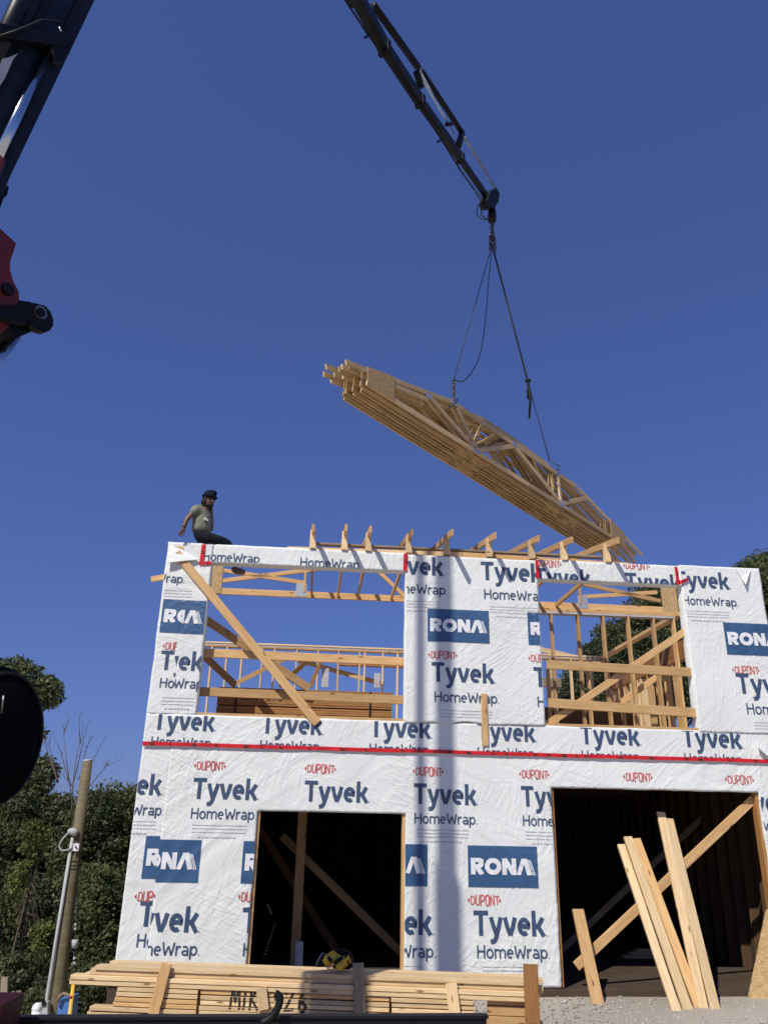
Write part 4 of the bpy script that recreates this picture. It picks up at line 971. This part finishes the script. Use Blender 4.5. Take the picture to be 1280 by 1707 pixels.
man=empty('person',P(336,905),'man in olive T-shirt, dark cap and black trousers sitting on wall top','person')
hip=P(333,895); waist=P(336,882); chest=P(337,864); ucb=P(338,851); neck=P(344,845,.06); jaw=P(349,838,.02); skull=P(348,831,.05); crown=P(347,825,.06)
sR=P(326,850,-.02); elR=P(311,866,-.10); wrR=P(307,878,-.12); palm=P(304,884,-.12)
sL=P(348,851,.20); elL=P(352,870,.28); wrL=P(352,886,.25)
hR=P(333,898,-.0); knR=P(378,903,.06); 
hL=P(335,897,.16); knL=P(379,905,.30); anL=P(393,945,.33); toeL=P(408,952,.28); anR=P(390,942,.28)
pts=[hip,waist,chest,ucb,neck,jaw,skull,crown, sR,elR,wrR,palm, sL,elL,wrL, hR,knR,anR, hL,knL,anL]
ed=[(0,1),(1,2),(2,3),(3,4),(4,6),(6,7),(6,5),(3,8),(8,9),(9,10),(10,11),(3,12),(12,13),(13,14),(0,15),(15,16),(16,17),(0,18),(18,19),(19,20)]
rad=[.095,.085,.10,.085,.05,.055,.085,.07,.055,.042,.028,.034,.055,.042,.03,.08,.055,.04,.08,.055,.04]
# five fingers rooted in the palm
fd=(palm-wrR).normalized(); side=fd.cross(Vector((0,1,0))).normalized()
for i,(sx,ln,yy) in enumerate(((-.028,.075,-.01),(-.010,.085,0),(.010,.08,.004),(.027,.065,.012))):
    r0=palm+side*sx*.6+fd*.02+Vector((0,yy,0)); r1=palm+side*sx+fd*(.02+ln*.55)+Vector((0,yy,0)); r2=r1+fd*(ln*.40)+side*.012+Vector((0,.012,0))
    n0=len(pts); pts+=[r0,r1,r2]; ed+=[(11,n0),(n0,n0+1),(n0+1,n0+2)]; rad+=[.011,.0095,.0085]
n0=len(pts); pts+=[palm+side*.035+fd*.0,palm+side*.052+fd*.035]; ed+=[(10,n0),(n0,n0+1)]; rad+=[.011,.009]
body=skinned('body',pts,ed,rad,M_SKIN,man)
fdv=Vector((.62,-.74,-.18)).normalized(); rv=fdv.cross(Vector((0,0,1))).normalized(); uv=rv.cross(fdv)
def ellip(name,c,ax,mat,parent,nu=16,nv=10,keep=None):
    V=[];F=[]
    for j in range(nv+1):
        for i in range(nu):
            th=math.pi*j/nv; ph=2*math.pi*i/nu; V.append(c+ax[0]*(math.sin(th)*math.cos(ph))+ax[1]*(math.sin(th)*math.sin(ph))+ax[2]*math.cos(th))
    for j in range(nv):
        for i in range(nu):
            if keep and not keep(j,i): continue
            F.append((j*nu+i,(j+1)*nu+i,(j+1)*nu+(i+1)%nu,j*nu+(i+1)%nu))
    return mesh(name,V,F,mat,parent,smooth=True)
hc=P(348.5,834,.04)
ellip('face',hc,(fdv*.098,rv*.078,uv*.118),M_SKIN,man)
ellip('nose',hc+fdv*.098-uv*.02,(fdv*.022,rv*.014,uv*.026),M_SKIN,man,10,6)
ellip('mouth',hc+fdv*.086-uv*.062,(fdv*.012,rv*.026,uv*.008),plain('lips',(.12,.05,.04),.5),man,10,6)
for sg in (-1,1):
    ellip('ear',hc+rv*.079*sg-fdv*.008-uv*.005,(fdv*.02,rv*.01,uv*.03),M_SKIN,man,8,6)
    ellip('sunglass_lens',hc+fdv*.088+rv*.034*sg+uv*.022,(fdv*.014,rv*.031,uv*.020),M_BLACK,man,10,6)
    tube('glasses_arm',[hc+fdv*.085+rv*.062*sg+uv*.026,hc+rv*.084*sg+uv*.016],.005,M_BLACK,man,6)
ellip('beard',hc+fdv*.05-uv*.085,(fdv*.055,rv*.058,uv*.045),M_HAIR,man,12,8)
cap=ellip('cap',hc+uv*.075-fdv*.004,(fdv*.116,rv*.102,uv*.092),M_CAP,man,18,10,keep=lambda j,i:j<6)
ellip('cap_knot',hc+uv*.125+fdv*.035-rv*.02,(fdv*.072,rv*.066,uv*.042),M_CAP,cap,12,8); tube('cap_tail',[hc-fdv*.10+uv*.05,hc-fdv*.135+uv*.0,hc-fdv*.14-uv*.06],[.03,.026,.012],M_CAP,cap,8); tube('cap_band',[hc+uv*.055+(fdv*math.cos(t*math.pi/9)*.118+rv*math.sin(t*math.pi/9)*.104) for t in range(19)],.014,M_CAP,cap,8)
for k,(a,b,c_) in enumerate(((-.06,-.09,-.13),(-.02,-.085,-.15),(-.085,-.05,-.12),(.02,.085,-.12),(-.05,.08,-.14))):
    q=hc+fdv*a+rv*b; tube('hair_lock',[q+uv*.03,q-uv*.05,q+uv*c_-fdv*.012],[.020,.020,.010],M_HAIR,man,6)
# shirt
spts=[P(334.5,891),P(336,881),P(337,866),P(338,853),P(343,848,.07),P(326,849,-.02),P(317.5,859,-.065),P(348,851,.19),P(351,862,.25)]
skinned('t_shirt',spts,[(0,1),(1,2),(2,3),(3,4),(3,5),(5,6),(3,7),(7,8)],[(.135,.165),(.145,.165),(.15,.165),(.122,.14),(.068,.068),(.082,.078),(.064,.064),(.08,.08),(.06,.06)],M_SHIRT,man)
em=[]
for i,(px,py) in enumerate(((342.0,864.5),(346,867))):
    c=P(px,py,-.075); em.append(prism('chest_print',[c+(Vector((1,0,0))*math.cos(t)+Vector((0,0,1))*math.sin(t))*(.026 if i==0 else .016) for t in [2*math.pi*k/10 for k in range(10)]],(0,.03,0),M_GREY,man))
tpts=[P(334,887),P(333,896),P(337,898,-.0),P(356,899,.02),P(379,905,.06),P(389,935,.22),P(340,897,.17),P(358,901,.24),P(381,906,.31),P(391,940,.33)]
skinned('trousers',tpts,[(0,1),(1,2),(2,3),(3,4),(4,5),(1,6),(6,7),(7,8),(8,9)],[(.125,.14),(.145,.14),.115,.095,.075,.055,.115,.095,.075,.055],M_TROU,man)
for y in (.30,.42): 
    a=at(390,948,y); skinned('work_boot',[a+Vector((0,0,.03)),a+Vector((.01,0,-.03)),a+Vector((.10,-.02,-.05)),a+Vector((.19,-.04,-.065))],[(0,1),(1,2),(2,3)],[.06,.062,.055,.045],M_BOOT,man)
tube('bracelet',[wrR+(Vector((1,0,0))*math.cos(t)+Vector((0,1,0))*math.sin(t))*.033 for t in [2*math.pi*k/10 for k in range(11)]],.006,M_BLACK,man,6)

# ================================================================== utility pole and small things at left
YP=3.0
pl=empty('utility_pole',at(90,1690,YP),'short weathered wooden service pole with conduit at left of house','utility pole')
V,F=tube_geo([at(84,1720,YP)+Vector((0,0,-1.0)),at(92,1690,YP),at(118,1480,YP),at(146,1269,YP)],[.115,.108,.098,.083],18); 
mesh('pole_shaft',V,F,M_POLE,pl,smooth=True)
tube('conduit',[at(70,1710,YP-.2),at(78,1668,YP-.12),at(90,1590,YP-.12),at(121,1397,YP-.11)],.028,M_GREY,pl,10)
tube('weather_head',[at(114,1387,YP-.12),at(120,1386,YP-.13),at(126,1389,YP-.12),at(130,1391,YP-.12)],[.04,.06,.06,.03],M_GREY,pl,10)
tube('service_loop',smooth_path([at(115,1388,YP-.14),at(104,1400,YP-.16),at(99,1411,YP-.16),at(103,1418,YP-.16),at(113,1417,YP-.16),at(121,1412,YP-.14)]),.013,M_GREY,pl,8)
beam('number_plate',at(122,1413,YP-.15),at(131.5,1413,YP-.15),.01,.115,M_WHITE,pl); beam('plate_mark',at(125,1411,YP-.158),at(129,1416,YP-.158),.006,.02,M_BLACK,pl)
for py in (1436,1443,1449): 
    c=at(122.5-(py-1440)*.12,py,YP); tube('band',[c+Vector((math.cos(t)*.103,math.sin(t)*.103,0)) for t in [2*math.pi*k/14 for k in range(15)]],.006,M_BLACK,pl,6)
tube('pole_cap',[at(145.8,1270,YP),at(146,1267,YP)],[.085,.075],M_MEM,pl,14)
beam('meter_box',at(72,1672,YP-.2),at(72,1700,YP-.2),.14,.17,M_GREY,pl,up=(1,0,0)); beam('meter_window',at(73,1669,YP-.285),at(73,1678,YP-.285),.01,.06,M_BLACK,pl,up=(1,0,0))
gw=empty('guy_wire',at(122,1650,YP+.6),'thin guy wire with strain insulators hanging beside the pole','guy wire')
tube('wire',[at(128,1420,YP+.3),at(126.5,1540,YP+.5),at(124.5,1572,YP+.5)],.008,M_CABLE,gw,6); tube('wire',[at(124,1582,YP+.5),at(122,1625,YP+.6)],.008,M_CABLE,gw,6)
tube('insulator',[at(125.2,1567,YP+.5),at(124.8,1581,YP+.5)],[.05,.05],M_GREY,gw,10)
for py in (1540,1547,1596,1604): tube('insulator_knob',[at(125-(py-1570)*.03,py,YP+.5),at(125-(py-1570)*.03,py+5,YP+.5)],.022,M_GREY,gw,8)
def small(o,l,c): return tag(o,l,c)
o=empty('marker_post',at(121,1690,-.4),'bright yellow metal marker post beside the pile\'s left end','post'); tube('post',[Vector((at(120.5,1705,-.4).x,-.4,-1.75)),at(122.5,1640,-.4)],.022,M_YELLOW,o,10); tube('red_cap',[at(117,1663,-.41),at(121,1663,-.41)],.02,M_TAPE,o,8)
bn_=empty('garbage_bin',at(108,1690,1.2),'blue plastic bin with dark lid behind the pole base','bin')
bz=lambda p:Vector((p.x,p.y,-1.75)); q=[bz(at(97,1700,1.2)),bz(at(116,1700,1.2)),at(117,1664,1.2),at(98,1667,1.2)]; prism('bin_body',q,(.03,.35,0),M_BLUE,bn_); tube('bin_lid',[at(96,1672,1.15),at(100,1661,1.15),at(106,1657,1.15),at(117,1661,1.15),at(120,1664,1.15)],.022,M_OLD,bn_,8)
o=empty('bollard',Vector((at(62,1690,1.0).x,1.0,-1.6)),'white round-topped bollard near the meter box','bollard'); ellip('bollard_top',at(62,1682,1.0),(Vector((.07,0,0)),Vector((0,.07,0)),Vector((0,0,.07))),M_WHITE,o,12,8); tube('bollard_post',[Vector((at(62,1690,1.0).x,1.0,-1.75)),at(62,1682,1.0)],.065,M_WHITE,o,12)
fence=empty('wooden_fence',at(40,1700,4.5),'weathered grey picket fence low at the left edge','fence')
for i in range(15):
    px=-12+i*5.6; h=1620+((i*37)%11) if i<3 else 1660-((i*5)%9); beam('picket',at(px,1760,4.5),at(px+4,h,4.5),.02,.085,M_OLD,fence,up=(1,0,0))
beam('fence_rail',at(-20,1690,4.53),at(76,1690,4.53),.03,.09,M_OLD,fence); beam('fence_post',at(51,1760,4.45),at(55,1648,4.45),.1,.11,M_OLD,fence,up=(1,0,0)); beam('fence_post',at(5,1760,4.45),at(9,1630,4.45),.1,.11,M_OLD,fence,up=(1,0,0))

# ================================================================== trees
def leaves_mesh(name, clumps, per, size, mat, parent, seed):
    rg=np.random.default_rng(seed); Vs=[]
    for (c,r) in clumps:
        n=max(4,int(per*2.7*rg.uniform(.6,1.3)))
        p=rg.normal(0,1,(n,3)); p/=np.linalg.norm(p,axis=1)[:,None]; p*= (rg.uniform(0,1,(n,1))**.45)*r; p[:,2]*=.75; p+=np.array(c)
        Vs.append(p)
    Pn=np.concatenate(Vs); n=len(Pn)
    a=rg.normal(0,1,(n,3)); a/=np.linalg.norm(a,axis=1)[:,None]; b=np.cross(a,rg.normal(0,1,(n,3))); b/=np.linalg.norm(b,axis=1)[:,None]
    s=size*.58*rg.uniform(.5,1.4,(n,1)); nrm=np.cross(a,b)
    v0=Pn-a*s; v1=Pn+b*s*.48+nrm*s*.10; v2=Pn+a*s; v3=Pn-b*s*.48+nrm*s*.10
    V=np.stack([v0,v1,v2,v3],1).reshape(-1,3)
    me=bpy.data.meshes.new(name); me.vertices.add(4*n); me.vertices.foreach_set('co',V.ravel().astype(np.float32))
    me.loops.add(4*n); me.loops.foreach_set('vertex_index',np.arange(4*n,dtype=np.int32)); me.polygons.add(n); me.polygons.foreach_set('loop_start',np.arange(0,4*n,4,dtype=np.int32))
    me.update(calc_edges=True); me.validate(); me.materials.append(mat)
    return put(bpy.data.objects.new(name,me),Matrix.Identity(4),parent)
def tree(label, base, top, blobs, ncl, per, size, mat, seed, trunk=.2, cl=.55, cat='tree', name='leafy_tree', grp=None, reach=None):
    rg=random.Random(seed); base=Vector(base)
    e=empty(name,base,label,cat,grp)
    V,F=tube_geo([base-Vector((0,0,.3)),base+(Vector(top)-base)*.35+Vector((rg.uniform(-.2,.2),rg.uniform(-.2,.2),0)),base+(Vector(top)-base)*.7,Vector(top)],[trunk,trunk*.75,trunk*.45,trunk*.12],9)
    cls=[]; vol=[b[1][0]*b[1][1]*b[1][2] for b in blobs]; tot=sum(vol)
    for (c,r),vv in zip(blobs,vol):
        for i in range(max(6,int(ncl*vv/tot))):
            d=Vector((rg.gauss(0,1),rg.gauss(0,1),rg.gauss(0,1))).normalized(); f=rg.random()**.38
            p=Vector(c)+Vector((d.x*r[0],d.y*r[1],d.z*r[2]))*f; cls.append((tuple(p),cl*rg.uniform(.55,1.25)))
    for i in range(min(26,len(cls))):
        p=Vector(cls[(i*7919)%len(cls)][0]); t=rg.uniform(.3,.85); s0=base+(Vector(top)-base)*t
        v2,f2=tube_geo([s0,s0.lerp(p,.5)+Vector((0,0,.15)),p],[trunk*.28,trunk*.16,trunk*.05],5); b=len(V); V=V+v2; F=F+[tuple(k+b for k in f) for f in f2]
    mesh('trunk',V,F,M_BARK,e,smooth=True); leaves_mesh('crown',cls,per,size,mat,e,seed); return e
G=lambda px,py,y: at(px,py,y)
def blob_px(px,py,y,rx,rz,ry=None):
    c=at(px,py,y); k=(at(px+10,py,y)-c).length/10; return (tuple(c),(rx*k,ry or rx*k*.9,rz*k))
tree('tall broadleaf tree at the left edge behind the drum',(at(-20,1600,13).x,13,-2.0),at(10,1130,13),[blob_px(18,1140,13,42,36),blob_px(66,1158,13,30,24),blob_px(0,1250,13,45,60),blob_px(48,1250,13,18,45),blob_px(60,1285,13,28,26)],170,90,.13,M_LEAF,11,.22,.36)
tree('dense dark tree behind the wooden pole',(at(60,1600,11).x,11,-2.0),at(80,1350,11),[blob_px(70,1400,11,85,75),blob_px(20,1420,11,60,100),blob_px(60,1330,11,40,40)],230,140,.10,M_LEAF2,12,.2,.5)
tree('broad bushy tree against the house\'s left corner',(at(190,1600,9.5).x,9.5,-2.0),at(185,1370,9.5),[blob_px(185,1390,9.5,65,70),blob_px(220,1370,9.5,40,45),blob_px(150,1460,9.5,50,80)],230,140,.09,M_LEAF2,13,.18,.45)
tree('dark shrub behind the fence at the left edge',(at(25,1620,8).x,8,-2.0),at(25,1530,8),[blob_px(25,1570,8,60,85),blob_px(70,1620,8,50,60)],200,130,.075,M_LEAF2,14,.08,.4,'shrub','shrub')
tree('dark vine covered shrub between pole and house',(at(170,1640,7.5).x,7.5,-2.0),at(165,1540,7.5),[blob_px(165,1545,7.5,65,90),blob_px(205,1600,7.5,45,70),blob_px(120,1640,7.5,55,60)],260,130,.07,M_LEAF,15,.08,.38,'shrub','shrub')
tree('low leafy shrub under the lumber pile\'s left end',(at(160,1690,4.6).x,4.6,-2.0),at(160,1640,4.6),[blob_px(150,1665,4.6,60,40),blob_px(100,1690,4.6,70,45)],120,110,.06,M_LEAF2,16,.05,.3,'shrub','shrub')
tree('sprawling hedge plant low behind the picket fence',(at(30,1690,5.6).x,5.6,-2.0),at(30,1640,5.6),[blob_px(20,1660,5.6,70,60)],110,110,.065,M_LEAF2,17,.05,.3,'shrub','shrub')
tree('tall dark tree far behind the pole and hedge',(at(110,1500,17).x,17,-2),at(110,1380,17),[blob_px(110,1440,17,120,80),blob_px(40,1480,17,90,90),blob_px(200,1480,17,80,90)],240,130,.16,M_LEAF2,27,.25,.8)
tree('large tree behind the right window opening',(at(1080,1330,15).x,15,0),at(1080,1010,15),[blob_px(1075,1070,15,75,60),blob_px(1130,1030,15,80,60),blob_px(1020,1110,15,50,60),blob_px(1100,1150,15,90,60),blob_px(990,1160,15,60,45)],360,130,.11,M_LEAF2,18,.3,.6)
tree('large tree rising above the right corner of the house',(at(1290,1330,17).x,17,0),at(1270,970,17),[blob_px(1232,975,17,48,35),blob_px(1290,1000,17,60,70),blob_px(1200,1060,17,70,60),blob_px(1300,1150,17,70,100)],260,130,.12,M_LEAF,19,.3,.65)
tree('yellow green climbing vine hanging before the dark hedge',(at(55,1560,6.6).x,6.6,-2.0),at(52,1400,6.6),[blob_px(52,1420,6.6,12,50),blob_px(62,1390,6.6,14,22),blob_px(70,1560,6.6,18,30),blob_px(30,1470,6.6,12,30)],34,40,.07,M_LEAF3,31,.04,.22,'vine','climbing_vine')
# bare sapling beside the pole
def sapling():
    e=empty('bare_sapling',at(120,1500,10.2),'leafless thin sapling with upright twigs above the hedge','sapling'); V=[];F=[]
    def add(path,r):
        nonlocal V,F
        v2,f2=tube_geo(path,r,5); b=len(V); V=V+v2; F=F+[tuple(k+b for k in f) for f in f2]
    y=10.2
    add([at(108,1480,y),at(118,1380,y),at(121,1312,y)],[.03,.022,.016])
    for pts in ([(121,1312),(126,1270),(136,1228),(140,1205)],[(121,1312),(132,1265),(139,1235),(146,1208),(152,1201)],[(119,1330),(111,1270),(106,1225),(108,1212)],[(106,1225),(112,1208),(115,1195)],[(134,1240),(132,1215),(134,1184)],[(130,1300),(155,1268),(168,1243),(179,1225)],[(150,1310),(165,1292),(178,1277),(205,1265)],[(139,1265),(150,1232),(158,1227)],[(114,1300),(100,1250),(87,1222)],[(95,1300),(78,1250),(75,1205)],[(95,1300),(82,1245),(84,1225)],[(175,1280),(178,1272),(177,1275)],[(121,1312),(112,1300),(104,1290)],[(75,1240),(70,1225),(66,1232)]):
        n=len(pts); add([at(px,py,y+rnd.uniform(-.2,.2)) for px,py in pts],[.014-.011*i/(n-1) for i in range(n)])
        for i in range(6):
            a,b=pts[rnd.randrange(n-1)],None; k=rnd.random(); j=pts.index(a); b=pts[j+1]; px=a[0]+(b[0]-a[0])*k; py=a[1]+(b[1]-a[1])*k
            add([at(px,py,y),at(px+rnd.uniform(-8,8),py-rnd.uniform(3,10),y+rnd.uniform(-.1,.1))],[.005,.002])
    mesh('twigs',V,F,M_TWIG,e)
sapling()
# loose gravel on the ground before the garage
rg=np.random.default_rng(5); n=9000; px_=rg.uniform(1.2,9,n); py_=rg.uniform(-5.5,-.1,n); r_=.006+.018*rg.random(n)**3
oc=np.array([(1,0,0),(-1,0,0),(0,1,0),(0,-1,0),(0,0,1),(0,0,-1)],float); of=[(0,2,4),(2,1,4),(1,3,4),(3,0,4),(2,0,5),(1,2,5),(3,1,5),(0,3,5)]
VV=(oc[None]*rg.uniform(.6,1.3,(n,6,1)))*r_[:,None,None]+np.stack([px_,py_,r_*.3+.005],1)[:,None,:]; 
g2=mesh('gravel',VV.reshape(-1,3).tolist(),[tuple(6*i+k for k in f) for i in range(n) for f in of],plain('gravel_stone',(.36,.33,.29),.9,var=.4,scale=9)); tag(g2,'loose grey gravel scattered on the ground before the garage','gravel',kind='stuff')
# drop helper keys
for o in bpy.data.objects:
    for k in ('_off','_s'):
        if k in o: del o[k]
